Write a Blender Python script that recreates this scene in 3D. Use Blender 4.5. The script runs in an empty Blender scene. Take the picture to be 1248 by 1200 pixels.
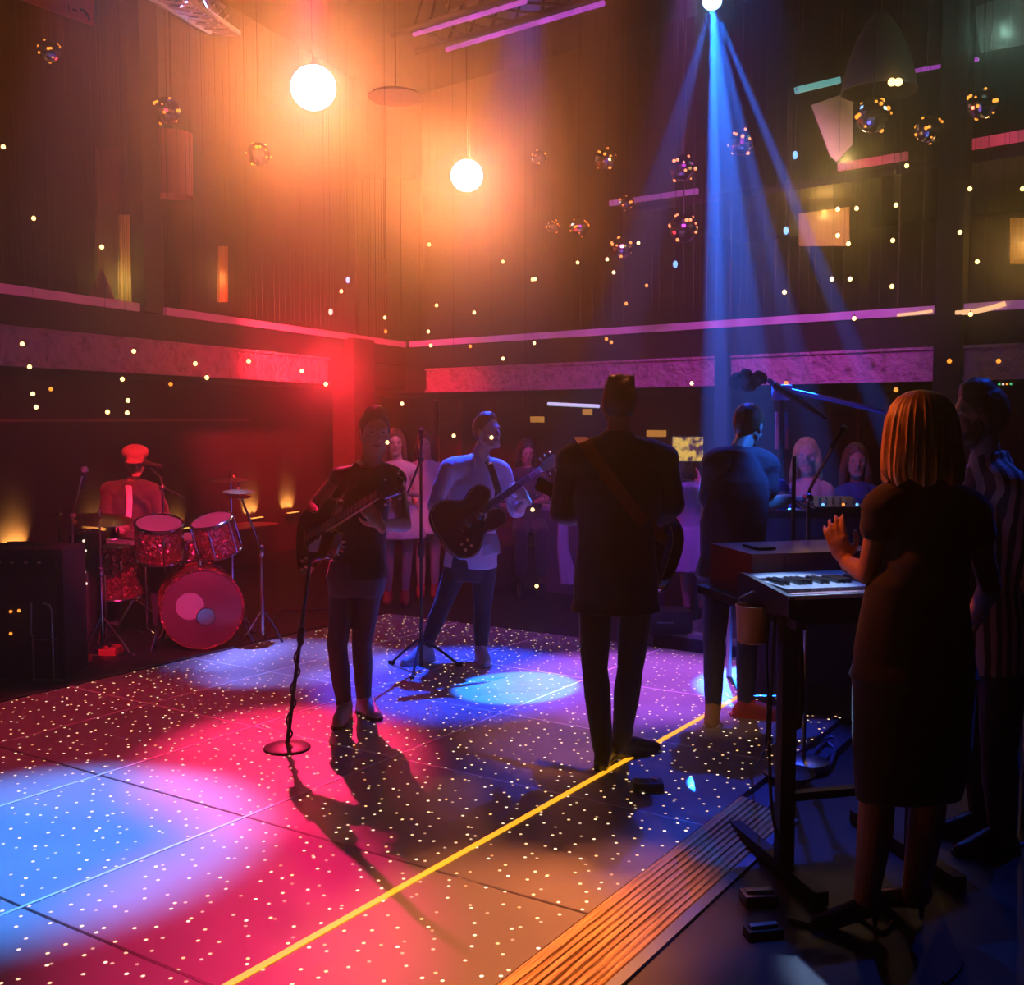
import bpy, bmesh, math, random
from mathutils import Vector, Matrix, noise
R = random.Random(7)
C = bpy.context.scene.collection
V = Vector
# ------------------------------------------------------------------ camera frame (1248x1200)
FPX = 1330.0
PIT = math.atan(90 / FPX)
CS, SN = math.cos(PIT), math.sin(PIT)
EYE = V((0, 0, 1.70))
DECK = 0.06                       # height of the dance floor top

def ray(px, py):
    a = (px - 624) / FPX; b = -(py - 600) / FPX
    return V((a, CS + b * SN, -SN + b * CS))
def W(px, py, Y):
    "the place at distance Y that stands at that spot of the photograph"
    d = ray(px, py); return EYE + d * (Y / d.y)
def G(px, py, z=DECK):
    d = ray(px, py); return EYE + d * ((z - EYE.z) / d.z)
def PX(Y):                        # metres per pixel at distance Y
    return Y / FPX

# ------------------------------------------------------------------ materials
def mat(name, col=(.5, .5, .5), rough=.6, metal=0.0, emit=None, es=0.0, alpha=1.0, coat=0.0, noise_amt=0.0, scale=8.0, bump=0.0, trans=0.0, spec=.5, sampling='AUTO', sheen=0.0, stretch=(1, 1, 1)):
    m = bpy.data.materials.new(name); m.use_nodes = True
    nt = m.node_tree; b = nt.nodes['Principled BSDF']
    b.inputs['Base Color'].default_value = (*col, 1); b.inputs['Roughness'].default_value = rough
    b.inputs['Metallic'].default_value = metal; b.inputs['Coat Weight'].default_value = coat
    b.inputs['Specular IOR Level'].default_value = spec
    b.inputs['Transmission Weight'].default_value = trans; b.inputs['Alpha'].default_value = alpha
    b.inputs['Sheen Weight'].default_value = sheen
    if emit: b.inputs['Emission Color'].default_value = (*emit, 1); b.inputs['Emission Strength'].default_value = es
    if noise_amt or bump:
        tc = nt.nodes.new('ShaderNodeTexCoord'); mp = nt.nodes.new('ShaderNodeMapping')
        mp.inputs['Scale'].default_value = stretch
        n = nt.nodes.new('ShaderNodeTexNoise'); n.inputs['Scale'].default_value = scale; n.inputs['Detail'].default_value = 5
        nt.links.new(tc.outputs['Object'], mp.inputs['Vector']); nt.links.new(mp.outputs['Vector'], n.inputs['Vector'])
        if noise_amt:
            mx = nt.nodes.new('ShaderNodeMix'); mx.data_type = 'RGBA'
            mx.inputs['A'].default_value = (*[c * (1 - noise_amt) for c in col], 1)
            mx.inputs['B'].default_value = (*[min(1, c * (1 + noise_amt)) for c in col], 1)
            nt.links.new(n.outputs['Fac'], mx.inputs['Factor']); nt.links.new(mx.outputs['Result'], b.inputs['Base Color'])
        if bump:
            bp = nt.nodes.new('ShaderNodeBump'); bp.inputs['Strength'].default_value = bump; bp.inputs['Distance'].default_value = .02
            nt.links.new(n.outputs['Fac'], bp.inputs['Height']); nt.links.new(bp.outputs['Normal'], b.inputs['Normal'])
    m.cycles.emission_sampling = sampling
    return m

# ------------------------------------------------------------------ tags
def tag(o, label=None, cat=None, group=None, kind=None):
    if label: o['label'] = label
    if cat: o['category'] = cat
    if group: o['group'] = group
    if kind: o['kind'] = kind
    return o
def empty(name, loc=(0, 0, 0), label=None, cat=None, group=None):
    o = bpy.data.objects.new(name, None); C.objects.link(o); o.location = loc
    o.empty_display_size = .1
    return tag(o, label, cat, group)

# ------------------------------------------------------------------ mesh builder
def frame_from(z, hint=None):
    z = V(z).normalized()
    h = V(hint) if hint is not None else (V((0, 0, 1)) if abs(z.z) < .95 else V((0, 1, 0)))
    x = h.cross(z)
    if x.length < 1e-5: x = V((1, 0, 0)).cross(z)
    x.normalize(); y = z.cross(x)
    return x, y, z
class MB:
    def __init__(s): s.bm = bmesh.new()
    def ring(s, c, u, v, n):
        return [s.bm.verts.new(V(c) + V(u) * math.cos(2 * math.pi * i / n) + V(v) * math.sin(2 * math.pi * i / n)) for i in range(n)]
    def loft(s, rings, n=16, cap=True):
        "rings: (centre, u, v) half axes; closed tube through them"
        prev = None; first = None
        for c, u, v in rings:
            r = s.ring(c, u, v, n)
            if prev:
                for i in range(n):
                    s.bm.faces.new((prev[i], prev[(i + 1) % n], r[(i + 1) % n], r[i]))
            else: first = r
            prev = r
        if cap:
            s.bm.faces.new(list(reversed(first))); s.bm.faces.new(prev)
        return s
    def cap(s, a, b, ra, rb=None, n=14):
        "tapered capsule"
        rb = ra if rb is None else rb
        a, b = V(a), V(b); d = b - a
        if d.length < 1e-6: return s.ell(a, (ra, ra, ra))
        x, y, z = frame_from(d); rings = []
        for k in range(1, 6):
            t = math.pi / 2 * k / 5.0; rings.append((a - z * ra * math.cos(t), x * ra * math.sin(t), y * ra * math.sin(t)))
        for k in range(0, 5):
            t = math.pi / 2 * k / 5.0; rings.append((b + z * rb * math.sin(t), x * rb * math.cos(t), y * rb * math.cos(t)))
        return s.loft(rings, n)
    def chain(s, pts, rad, n=14):
        for i in range(len(pts) - 1): s.cap(pts[i], pts[i + 1], rad[i], rad[i + 1], n)
        return s
    def ell(s, c, r, ax=None, n=20, m=12):
        c = V(c)
        x, y, z = ax if ax else (V((1, 0, 0)), V((0, 1, 0)), V((0, 0, 1)))
        if not hasattr(r, '__len__'): r = (r, r, r)
        rings = []
        for k in range(1, m):
            t = math.pi * k / m
            rings.append((c - z * r[2] * math.cos(t), x * r[0] * math.sin(t), y * r[1] * math.sin(t)))
        return s.loft(rings, n)
    def cyl(s, a, b, ra, rb=None, n=16):
        rb = ra if rb is None else rb
        x, y, z = frame_from(V(b) - V(a))
        return s.loft([(V(a), x * ra, y * ra), (V(b), x * rb, y * rb)], n)
    def tube(s, pts, r, n=8):
        pts = [V(p) for p in pts]; rings = []
        hint = None
        for i, p in enumerate(pts):
            d = (pts[min(i + 1, len(pts) - 1)] - pts[max(i - 1, 0)])
            x, y, z = frame_from(d, hint); hint = y
            rr = r[i] if hasattr(r, '__len__') else r
            rings.append((p, x * rr, y * rr))
        return s.loft(rings, n)
    def box(s, c, size, ax=None, bevel=0):
        c = V(c); x, y, z = ax if ax else (V((1, 0, 0)), V((0, 1, 0)), V((0, 0, 1)))
        hx, hy, hz = [q / 2 for q in size]
        vs = [s.bm.verts.new(c + x * (hx * i) + y * (hy * j) + z * (hz * k)) for k in (-1, 1) for j in (-1, 1) for i in (-1, 1)]
        fs = [s.bm.faces.new([vs[i] for i in f]) for f in ((0, 2, 3, 1), (4, 5, 7, 6), (0, 1, 5, 4), (2, 6, 7, 3), (0, 4, 6, 2), (1, 3, 7, 5))]
        if bevel:
            es = set(e for f in fs for e in f.edges)
            bmesh.ops.bevel(s.bm, geom=list(es), offset=bevel, segments=2, affect='EDGES', profile=.7)
        return s
    def beam(s, a, b, w, h, up=None):
        "box from a to b, w across, h along up"
        a, b = V(a), V(b); d = b - a; z = d.normalized()
        x, y, z = frame_from(d, up)
        return s.box((a + b) / 2, (w, h, d.length), (x, y, z))
    def prism(s, pts, up, t0=0, t1=1):
        "polygon extruded along vector up from t0 to t1"
        up = V(up); lo = [s.bm.verts.new(V(p) + up * t0) for p in pts]; hi = [s.bm.verts.new(V(p) + up * t1) for p in pts]
        n = len(pts)
        for i in range(n): s.bm.faces.new((lo[i], lo[(i + 1) % n], hi[(i + 1) % n], hi[i]))
        s.bm.faces.new(list(reversed(lo))); s.bm.faces.new(hi)
        return s
    def lathe(s, prof, o, axis=(0, 0, 1), n=32, hint=None, close=True):
        "prof: (radius, height) list"
        x, y, z = frame_from(axis, hint); o = V(o)
        return s.loft([(o + z * h, x * max(r, 1e-4), y * max(r, 1e-4)) for r, h in prof], n, cap=close)
    def mesh(s, name, m=None, smooth=True, angle=.6):
        bmesh.ops.recalc_face_normals(s.bm, faces=s.bm.faces)
        me = bpy.data.meshes.new(name); s.bm.to_mesh(me); s.bm.free()
        if m: me.materials.append(m)
        if smooth:
            me.shade_smooth()
            try: me.set_sharp_from_angle(angle=angle)
            except Exception: pass
        return me
    def build(s, name, m=None, parent=None, smooth=True, angle=.6, label=None, cat=None, group=None, kind=None):
        me = s.mesh(name, m, smooth, angle)
        o = bpy.data.objects.new(name, me); C.objects.link(o)
        if parent is not None:
            bpy.context.view_layer.update()
            o.parent = parent; o.matrix_parent_inverse = parent.matrix_world.inverted()
        return tag(o, label, cat, group, kind)
    def organic(s, name, m, parent=None, voxel=.008, smooth=4, wr=None, wscale=9.0, wstretch=(1, 1, 1), clip=None, **kw):
        "voxel-merge every shape in here to one continuous surface"
        bmesh.ops.recalc_face_normals(s.bm, faces=s.bm.faces)
        me = bpy.data.meshes.new(name + '_src'); s.bm.to_mesh(me); s.bm.free()
        o = bpy.data.objects.new(name + '_src', me); C.objects.link(o)
        md = o.modifiers.new('r', 'REMESH'); md.mode = 'VOXEL'; md.voxel_size = voxel; md.adaptivity = 0
        if smooth:
            sm = o.modifiers.new('s', 'SMOOTH'); sm.factor = .5; sm.iterations = smooth
        dg = bpy.context.evaluated_depsgraph_get()
        me2 = bpy.data.meshes.new_from_object(o.evaluated_get(dg))
        me2.name = name
        bpy.data.objects.remove(o); bpy.data.meshes.remove(me)
        if wr:
            ns = [v.normal.copy() for v in me2.vertices]
            for v, nn in zip(me2.vertices, ns):
                p = V((v.co.x * wscale * wstretch[0], v.co.y * wscale * wstretch[1], v.co.z * wscale * wstretch[2]))
                q = noise.noise(p) + .5 * noise.noise(p * 2.3 + V((7, 3, 1)))
                v.co += nn * q * wr
        if clip:
            bm = bmesh.new(); bm.from_mesh(me2)
            for co, no in clip:
                r = bmesh.ops.bisect_plane(bm, geom=bm.verts[:] + bm.edges[:] + bm.faces[:], plane_co=co, plane_no=no, clear_outer=True)
                ed = [e for e in r['geom_cut'] if isinstance(e, bmesh.types.BMEdge)]
                try: bmesh.ops.holes_fill(bm, edges=ed)
                except Exception: pass
            bm.to_mesh(me2); bm.free()
        me2.materials.clear(); me2.materials.append(m)
        me2.shade_smooth()
        ob = bpy.data.objects.new(name, me2); C.objects.link(ob)
        if parent is not None:
            bpy.context.view_layer.update()
            ob.parent = parent; ob.matrix_parent_inverse = parent.matrix_world.inverted()
        return tag(ob, kw.get('label'), kw.get('cat'), kw.get('group'), kw.get('kind'))
def copy_tree(o, parent=None):
    c = o.copy(); C.objects.link(c)
    if parent is not None: c.parent = parent
    for ch in list(o.children): copy_tree(ch, c)
    return c
def lerp(a, b, t): return a + (b - a) * t
def spot(loc, target, col, power, deg, blend=.4, radius=.05, name='spot'):
    L = bpy.data.lights.new(name, 'SPOT'); L.energy = power; L.color = col; L.spot_size = math.radians(deg); L.spot_blend = blend; L.shadow_soft_size = radius
    o = bpy.data.objects.new(name, L); C.objects.link(o); o.location = loc
    o.rotation_euler = (V(target) - V(loc)).to_track_quat('-Z', 'Y').to_euler()
    return o
def point(loc, col, power, radius=.05, name='lamp'):
    L = bpy.data.lights.new(name, 'POINT'); L.energy = power; L.color = col; L.shadow_soft_size = radius
    o = bpy.data.objects.new(name, L); C.objects.link(o); o.location = loc
    return o
# ================================================================== the room
YAW = math.radians(33.3)
E1 = V((math.sin(YAW), math.cos(YAW), 0)); E2 = V((-math.cos(YAW), math.sin(YAW), 0))
def UV(u, v, z=0.0): return E1 * u + E2 * v + V((0, 0, z))
aL, aR = math.radians(21.0), math.radians(48.5)
DL = V((math.sin(aL), math.cos(aL), 0)); NL = V((math.cos(aL), -math.sin(aL), 0))          # left balcony line, inward normal
CORN = V((-1.42, 14.6, 0))
DR = V((math.sin(math.pi - aR), math.cos(math.pi - aR), 0)); NR = V((DR.y, -DR.x, 0))
def wallhit(px, py, d, n, off=0.0):
    "where the sight line meets the vertical plane through CORN along d, pushed back by off"
    o = CORN - n * off; r = ray(px, py)
    t = (o - EYE).dot(n) / r.dot(n)
    return EYE + r * t
def LW(px, py, off=0.0): return wallhit(px, py, DL, NL, off)
def RW(px, py, off=0.0): return wallhit(px, py, DR, NR, off)

M_floor = mat('dark_floor', (.022, .020, .024), .42, noise_amt=.35, scale=3, bump=.1)
M_dark = mat('dark_paint', (.030, .022, .020), .75, noise_amt=.4, scale=2)
M_wallL = mat('dark_red_wall', (.055, .022, .020), .7, noise_amt=.4, scale=1.5)
M_wallR = mat('brown_panel_wall', (.080, .038, .022), .6, noise_amt=.4, scale=1.2)
M_ceil = mat('dark_ceiling', (.02, .017, .016), .9, noise_amt=.3, scale=2)
M_black = mat('black_metal', (.018, .018, .02), .45, metal=.3)
M_blackm = mat('matt_black', (.012, .012, .013), .8)

def fascia_mat(name, col):
    m = mat(name, col, .55)
    nt = m.node_tree; b = nt.nodes['Principled BSDF']
    tc = nt.nodes.new('ShaderNodeTexCoord'); vo = nt.nodes.new('ShaderNodeTexVoronoi'); vo.feature = 'SMOOTH_F1'; vo.inputs['Scale'].default_value = 9
    nz = nt.nodes.new('ShaderNodeTexNoise'); nz.inputs['Scale'].default_value = 22; nz.inputs['Detail'].default_value = 4
    ad = nt.nodes.new('ShaderNodeMath'); ad.operation = 'ADD'
    bp = nt.nodes.new('ShaderNodeBump'); bp.inputs['Strength'].default_value = .9; bp.inputs['Distance'].default_value = .05
    nt.links.new(tc.outputs['Object'], vo.inputs['Vector']); nt.links.new(tc.outputs['Object'], nz.inputs['Vector'])
    nt.links.new(vo.outputs['Distance'], ad.inputs[0]); nt.links.new(nz.outputs['Fac'], ad.inputs[1])
    nt.links.new(ad.outputs[0], bp.inputs['Height']); nt.links.new(bp.outputs['Normal'], b.inputs['Normal'])
    cr = nt.nodes.new('ShaderNodeValToRGB'); cr.color_ramp.elements[0].position = .55; cr.color_ramp.elements[1].position = .95
    cr.color_ramp.elements[0].color = (*[c * .75 for c in col], 1); cr.color_ramp.elements[1].color = (*[min(1, c * 1.2) for c in col], 1)
    nt.links.new(ad.outputs[0], cr.inputs['Fac']); nt.links.new(cr.outputs['Color'], b.inputs['Base Color'])
    return m
M_fasc = fascia_mat('ornate_fascia', (.42, .30, .36))

MB().box((2, 9, -.05), (34, 34, .1)).build('floor', M_floor, kind='structure', smooth=False)
MB().box((2, 9, 7.35), (34, 34, .1)).build('ceiling', M_ceil, kind='structure', smooth=False)

def slab(d, n, s0, s1, back, front, z0, z1, name, m, kind='structure', **kw):
    "block along the balcony line: s along d from CORN, back/front along n (front = into the room)"
    p = [CORN + d * s0 - n * back, CORN + d * s1 - n * back, CORN + d * s1 + n * front, CORN + d * s0 + n * front]
    return MB().prism([q + V((0, 0, z0)) for q in p], V((0, 0, z1 - z0))).build(name, m, smooth=False, kind=kind, **kw)
LEN_L, LEN_R = -13.0, 11.5
# lower storey back walls
slab(DL, NL, LEN_L, 1.6, 1.4, -1.2, 0, 2.10, 'wall_left_lower', M_wallL)
slab(DR, NR, -2.6, LEN_R, 3.4, -3.2, 0, 2.04, 'wall_back_lower', M_wallR)
# upper storey back walls
slab(DL, NL, LEN_L, 3.2, 2.7, -2.5, 2.64, 7.3, 'wall_left_upper', M_dark)
slab(DR, NR, -3.2, LEN_R, 3.6, -3.4, 2.64, 7.3, 'wall_back_upper', M_dark)
# balcony decks and fasciae
slab(DL, NL, LEN_L, 3.0, 2.7, -.06, 2.10, 2.62, 'trim_balcony_deck_left', M_dark)
slab(DR, NR, -3.0, LEN_R, 3.6, -.06, 2.04, 2.62, 'trim_balcony_deck_back', M_dark)
slab(DL, NL, LEN_L, -2.0, .06, 0, 2.13, 2.38, 'trim_fascia_left', M_fasc)
slab(DL, NL, LEN_L, -2.0, .06, .03, 2.38, 2.405, 'trim_moulding_left', M_fasc)
slab(DL, NL, LEN_L, -2.0, .06, .03, 2.10, 2.13, 'trim_moulding_left_low', M_fasc)
slab(DR, NR, .4, LEN_R, .06, 0, 2.07, 2.325, 'trim_fascia_back', M_fasc)
slab(DR, NR, .4, LEN_R, .06, .03, 2.325, 2.35, 'trim_moulding_back', M_fasc)
slab(DR, NR, .4, LEN_R, .06, .03, 2.04, 2.07, 'trim_moulding_back_low', M_fasc)
slab(DL, NL, LEN_L, 0.0, .05, -.01, 2.40, 2.64, 'trim_band_left', M_blackm)
slab(DR, NR, 0.0, LEN_R, .05, -.01, 2.35, 2.64, 'trim_band_back', M_blackm)

# light strips along the balcony edges
def strip_mat(name, col, s):
    m = bpy.data.materials.new(name); m.use_nodes = True; nt = m.node_tree; b = nt.nodes['Principled BSDF']
    b.inputs['Base Color'].default_value = (.5, .4, .5, 1); b.inputs['Roughness'].default_value = .3
    tc = nt.nodes.new('ShaderNodeTexCoord'); mp = nt.nodes.new('ShaderNodeMapping'); mp.inputs['Scale'].default_value = (1, 1, .05)
    n = nt.nodes.new('ShaderNodeTexNoise'); n.inputs['Scale'].default_value = 4; n.inputs['Detail'].default_value = 6
    mr = nt.nodes.new('ShaderNodeMapRange'); mr.inputs['From Min'].default_value = .3; mr.inputs['From Max'].default_value = .7; mr.inputs['To Min'].default_value = s * .35; mr.inputs['To Max'].default_value = s * 1.3
    nt.links.new(tc.outputs['Object'], mp.inputs['Vector']); nt.links.new(mp.outputs['Vector'], n.inputs['Vector']); nt.links.new(n.outputs['Fac'], mr.inputs['Value'])
    nt.links.new(mr.outputs['Result'], b.inputs['Emission Strength']); b.inputs['Emission Color'].default_value = (*col, 1)
    return m
M_stripM = strip_mat('magenta_led_strip', (.70, .04, .17), .20)
M_stripP = strip_mat('purple_led_strip', (.50, .09, .50), .34)
M_neon = strip_mat('red_pink_neon', (.85, .03, .10), .5)
M_purp = strip_mat('violet_tube', (.45, .06, .62), 1.0)
def edge_strip(d, n, s0, s1, z0, z1, m, name, label, off=0.0, group=None):
    p = [CORN + d * s0 - n * (off), CORN + d * s1 - n * off, CORN + d * s1 + n * (.04 - off), CORN + d * s0 + n * (.04 - off)]
    return MB().prism([q + V((0, 0, z0)) for q in p], V((0, 0, z1 - z0))).build(name, m, smooth=False, label=label, cat='light strip', group=group)
edge_strip(DL, NL, -9.9, -5.12, 2.64, 2.71, M_stripM, 'balcony_light_strip', 'magenta light strip on left balcony edge, left of the dark upper column')
edge_strip(DL, NL, -4.9, -.05, 2.64, 2.71, M_stripM, 'balcony_light_strip', 'magenta light strip on left balcony edge, between dark upper column and room corner')
sR = lambda px, py: (RW(px, py) - CORN).dot(DR)
sL = lambda px, py: (LW(px, py) - CORN).dot(DL)
edge_strip(DR, NR, .12, sR(1142, 383), 2.64, 2.715, M_stripP, 'balcony_light_strip', 'long violet light strip on back balcony edge, from corner to dark column')
edge_strip(DR, NR, sR(1160, 383), LEN_R, 2.64, 2.715, M_stripP, 'balcony_light_strip', 'short violet light strip on back balcony edge, right of dark column')

# columns
def column(p, w, z0, z1, name, m, ax=None):
    x, y = ax
    MB().box(V((p.x, p.y, (z0 + z1) / 2)), (w, w * .6, z1 - z0), (x, y, V((0, 0, 1)))).build(name, m, smooth=False, kind='structure')
column(LW(178, 300, -.02), .24, 2.64, 7.3, 'trim_column_upper_left', M_blackm, (DL, NL))
column(RW(1161, 300, -.02), .24, 0, 7.3, 'trim_column_right', M_blackm, (DR, NR))
column(LW(432, 560, .02), .50, 0, 2.66, 'trim_column_corner', M_wallL, (DL, NL))
column(RW(880, 560, -.03), .15, 0, 2.62, 'trim_column_back', M_blackm, (DR, NR))

# dado rail with dull pink sheen on lower-left wall, and the bench under it
M_rail = mat('pink_rail', (.30, .12, .14), .35, noise_amt=.7, scale=2)
slab(DL, NL, LEN_L, -1.9, 1.2, -1.16, 1.67, 1.70, 'trim_rail_left', M_rail)
slab(DL, NL, LEN_L, -1.9, 1.2, -.80, 0, .43, 'trim_ledge_left', M_dark)
slab(DL, NL, LEN_L, -1.9, 1.2, -.77, .43, .45, 'trim_ledge_edge_left', M_rail)

# ------------------------------------------------------------------ dance floor
def deck_material():
    m = bpy.data.materials.new('starlit_panel'); m.use_nodes = True; nt = m.node_tree; b = nt.nodes['Principled BSDF']
    tc = nt.nodes.new('ShaderNodeTexCoord')
    n = nt.nodes.new('ShaderNodeTexNoise'); n.inputs['Scale'].default_value = 1.6; n.inputs['Detail'].default_value = 6; n.inputs['Roughness'].default_value = .6
    cr = nt.nodes.new('ShaderNodeMapRange'); cr.inputs['From Min'].default_value = .3; cr.inputs['From Max'].default_value = .7; cr.inputs['To Min'].default_value = .34; cr.inputs['To Max'].default_value = .52
    nt.links.new(tc.outputs['Object'], n.inputs['Vector']); nt.links.new(n.outputs['Fac'], cr.inputs['Value']); nt.links.new(cr.outputs['Result'], b.inputs['Roughness'])
    mx = nt.nodes.new('ShaderNodeMix'); mx.data_type = 'RGBA'; mx.inputs['A'].default_value = (.24, .24, .25, 1); mx.inputs['B'].default_value = (.34, .33, .33, 1)
    nt.links.new(n.outputs['Fac'], mx.inputs['Factor']); nt.links.new(mx.outputs['Result'], b.inputs['Base Color'])
    b.inputs['Specular IOR Level'].default_value = .6
    vo = nt.nodes.new('ShaderNodeTexVoronoi'); vo.voronoi_dimensions = '2D'; vo.inputs['Scale'].default_value = 11.5
    nt.links.new(tc.outputs['Object'], vo.inputs['Vector'])
    lt = nt.nodes.new('ShaderNodeMapRange'); lt.inputs['From Min'].default_value = .055; lt.inputs['From Max'].default_value = .085; lt.inputs['To Min'].default_value = 1; lt.inputs['To Max'].default_value = 0
    nt.links.new(vo.outputs['Distance'], lt.inputs['Value'])
    sp = nt.nodes.new('ShaderNodeSeparateColor'); nt.links.new(vo.outputs['Color'], sp.inputs['Color'])
    pw = nt.nodes.new('ShaderNodeMapRange'); pw.inputs['To Min'].default_value = .6; pw.inputs['To Max'].default_value = 3.2
    nt.links.new(sp.outputs['Red'], pw.inputs['Value'])
    mu = nt.nodes.new('ShaderNodeMath'); mu.operation = 'MULTIPLY'
    nt.links.new(lt.outputs['Result'], mu.inputs[0]); nt.links.new(pw.outputs['Result'], mu.inputs[1]); ge = nt.nodes.new('ShaderNodeNewGeometry'); sx = nt.nodes.new('ShaderNodeSeparateXYZ'); m2 = nt.nodes.new('ShaderNodeMath'); m2.operation = 'MULTIPLY'
    nt.links.new(ge.outputs['Normal'], sx.inputs[0]); nt.links.new(mu.outputs[0], m2.inputs[0]); nt.links.new(sx.outputs['Z'], m2.inputs[1]); nt.links.new(m2.outputs[0], b.inputs['Emission Strength'])
    cm = nt.nodes.new('ShaderNodeMix'); cm.data_type = 'RGBA'; cm.inputs['A'].default_value = (1, .50, .16, 1); cm.inputs['B'].default_value = (1, .80, .55, 1)
    nt.links.new(sp.outputs['Green'], cm.inputs['Factor']); nt.links.new(cm.outputs['Result'], b.inputs['Emission Color'])
    m.cycles.emission_sampling = 'NONE'
    return m
M_deck = deck_material()
M_seam = mat('panel_seam', (.10, .09, .09), .3, metal=.6)
M_seamL = mat('raised_joint_strip', (.85, .80, .80), .5)
M_alu = mat('orange_lit_ramp_metal', (.62, .40, .22), .32, metal=.9, noise_amt=.45, scale=16, bump=.5, stretch=(1, 1, 1))
M_edge = mat('edge_aluminium', (.35, .42, .55), .3, metal=.9)
M_yel = mat('yellow_light_tape', (.8, .5, .05), .4, emit=(1, .40, .015), es=1.5)
US = [-.6, 1.10, 2.08, 3.08, 4.03, 4.98, 5.95, 7.05]
VS = [1.72, 2.37, 3.34, 4.30, 5.15, 5.90]
floor_thing = empty('dance_floor', UV(3.2, 3.8, 0), 'low starlit dance floor of dark square panels with tiny warm lights under coloured pools of light', 'dance floor')
g = .004
for i in range(len(US) - 1):
    for j in range(len(VS) - 1):
        p = [UV(US[i] + g, VS[j] + g), UV(US[i + 1] - g, VS[j] + g), UV(US[i + 1] - g, VS[j + 1] - g), UV(US[i] + g, VS[j + 1] - g)]
        MB().prism(p, V((0, 0, DECK))).build('panel', M_deck, floor_thing, smooth=False)
for j in (2, 3, 4):
    MB().beam(UV(US[0], VS[j], DECK - .002), UV(US[-1], VS[j], DECK - .002), .014, .008).build('joint_strip', M_seamL, floor_thing, smooth=False)
for i in (2, 3, 4, 5, 6):
    MB().beam(UV(US[i], VS[0], DECK - .003), UV(US[i], VS[-1], DECK - .003), .012, .008).build('joint_strip', M_seam if i < 4 else M_seamL, floor_thing, smooth=False)
MB().beam(UV(US[0], 2.37, DECK), UV(6.9, 2.37, DECK), .026, .008).build('glowing_tape', M_yel, floor_thing, smooth=False, label='glowing yellow line along a joint')
# ramp on the near right edge, ridged
rm = MB(); rr_ = random.Random(5)
prof = [(1.72, DECK + .001), (1.705, DECK + .004)]
for k in range(9):
    v = 1.695 - k * .0215; z = DECK * (1 - (k + .3) / 9.6)
    prof += [(v, z + .003), (v - .013, z + .002 + rr_.uniform(0, .002)), (v - .017, z - .0015)]
prof += [(1.50, .004), (1.50, 0), (1.72, 0)]
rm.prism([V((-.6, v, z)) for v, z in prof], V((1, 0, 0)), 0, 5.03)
ro = rm.build('edge_ramp', mat('orange_lit_ramp_metal', (.80, .45, .20), .42, metal=.55, noise_amt=.6, scale=10, bump=.5, stretch=(.35, 9, 9)), None, smooth=False, label='ridged metal ramp with orange light put into its colour')  # reflected orange stage light is put into the ramp's base colour
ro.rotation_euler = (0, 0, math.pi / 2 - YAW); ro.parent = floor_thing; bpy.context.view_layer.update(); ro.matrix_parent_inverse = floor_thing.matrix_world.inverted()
MB().prism([UV(-.6, 1.50), UV(4.43, 1.50), UV(4.43, 1.46), UV(-.6, 1.46)], V((0, 0, .012))).build('edge_trim', M_edge, floor_thing, smooth=False)
MB().prism([UV(4.43, 1.715), UV(5.9, 1.715), UV(5.9, 1.60), UV(4.43, 1.60)], V((0, 0, .035))).build('edge_trim', M_edge, floor_thing, smooth=False)
MB().prism([UV(US[0], 5.905), UV(7.05, 5.905), UV(7.05, 5.94), UV(US[0], 5.94)], V((0, 0, DECK + .004))).build('edge_trim', M_blackm, floor_thing, smooth=False)
# ================================================================== camera, haze and lights
cam = bpy.data.cameras.new('camera'); camo = bpy.data.objects.new('camera', cam); C.objects.link(camo)
camo.location = EYE; camo.rotation_euler = (math.pi / 2 - PIT, 0, 0)
cam.sensor_width = 36; cam.lens = 36 * FPX / 1248; cam.clip_end = 200
bpy.context.scene.camera = camo
sc = bpy.context.scene
sc.view_settings.view_transform = 'Standard'; sc.view_settings.look = 'None'; sc.view_settings.exposure = 0; sc.view_settings.gamma = 1
sc.cycles.volume_bounces = 0; sc.cycles.max_bounces = 5; sc.cycles.diffuse_bounces = 2; sc.cycles.glossy_bounces = 3; sc.cycles.transmission_bounces = 4; sc.cycles.transparent_max_bounces = 8
sc.cycles.sample_clamp_indirect = 3; sc.cycles.sample_clamp_direct = 0; sc.cycles.use_light_tree = True
w = bpy.data.worlds.new('hall_air'); sc.world = w; w.use_nodes = True
nt = w.node_tree; nt.nodes['Background'].inputs['Color'].default_value = (.5, .25, .25, 1); nt.nodes['Background'].inputs['Strength'].default_value = .004
vs = nt.nodes.new('ShaderNodeVolumeScatter'); vs.inputs['Density'].default_value = .027; vs.inputs['Anisotropy'].default_value = .93
vs.inputs['Color'].default_value = (1, 1, 1, 1)
nt.links.new(vs.outputs['Volume'], nt.nodes['World Output'].inputs['Volume'])

M_lensA = mat('warm_white_lens', (1, 1, 1), .3, emit=(.72, .86, 1.0), es=6, sampling='NONE')
M_lensB = mat('blue_white_lens', (1, 1, 1), .3, emit=(.25, .55, 1.0), es=12, sampling='NONE')
def fixture(loc, target, r, lens, label, L=.32):
    loc = V(loc); d = (V(target) - loc).normalized(); x, y, z = frame_from(d)
    t = empty('stage_light', loc, label, 'stage light')
    MB().lathe([(r * .45, -L), (r * .80, -L * .75), (r * .88, -.05), (r * .98, -.01), (r * .98, .004)], loc, d, 28).build('housing', M_black, t)
    MB().lathe([(.001, .014), (r * .6, .012), (r, .004), (r, .0), (.001, -.001)], loc, d, 32).build('lens', lens, t)
    top = loc - z * L * .55 + V((0, 0, r * .95))
    MB().box(top - V((0, 0, r * .1)), (.04, .03, r * .25)).build('yoke', M_black, t)
    MB().cyl(top, V((top.x, top.y, 7.3)), .007, n=8).build('hanger', M_black, t)
    return t
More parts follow.
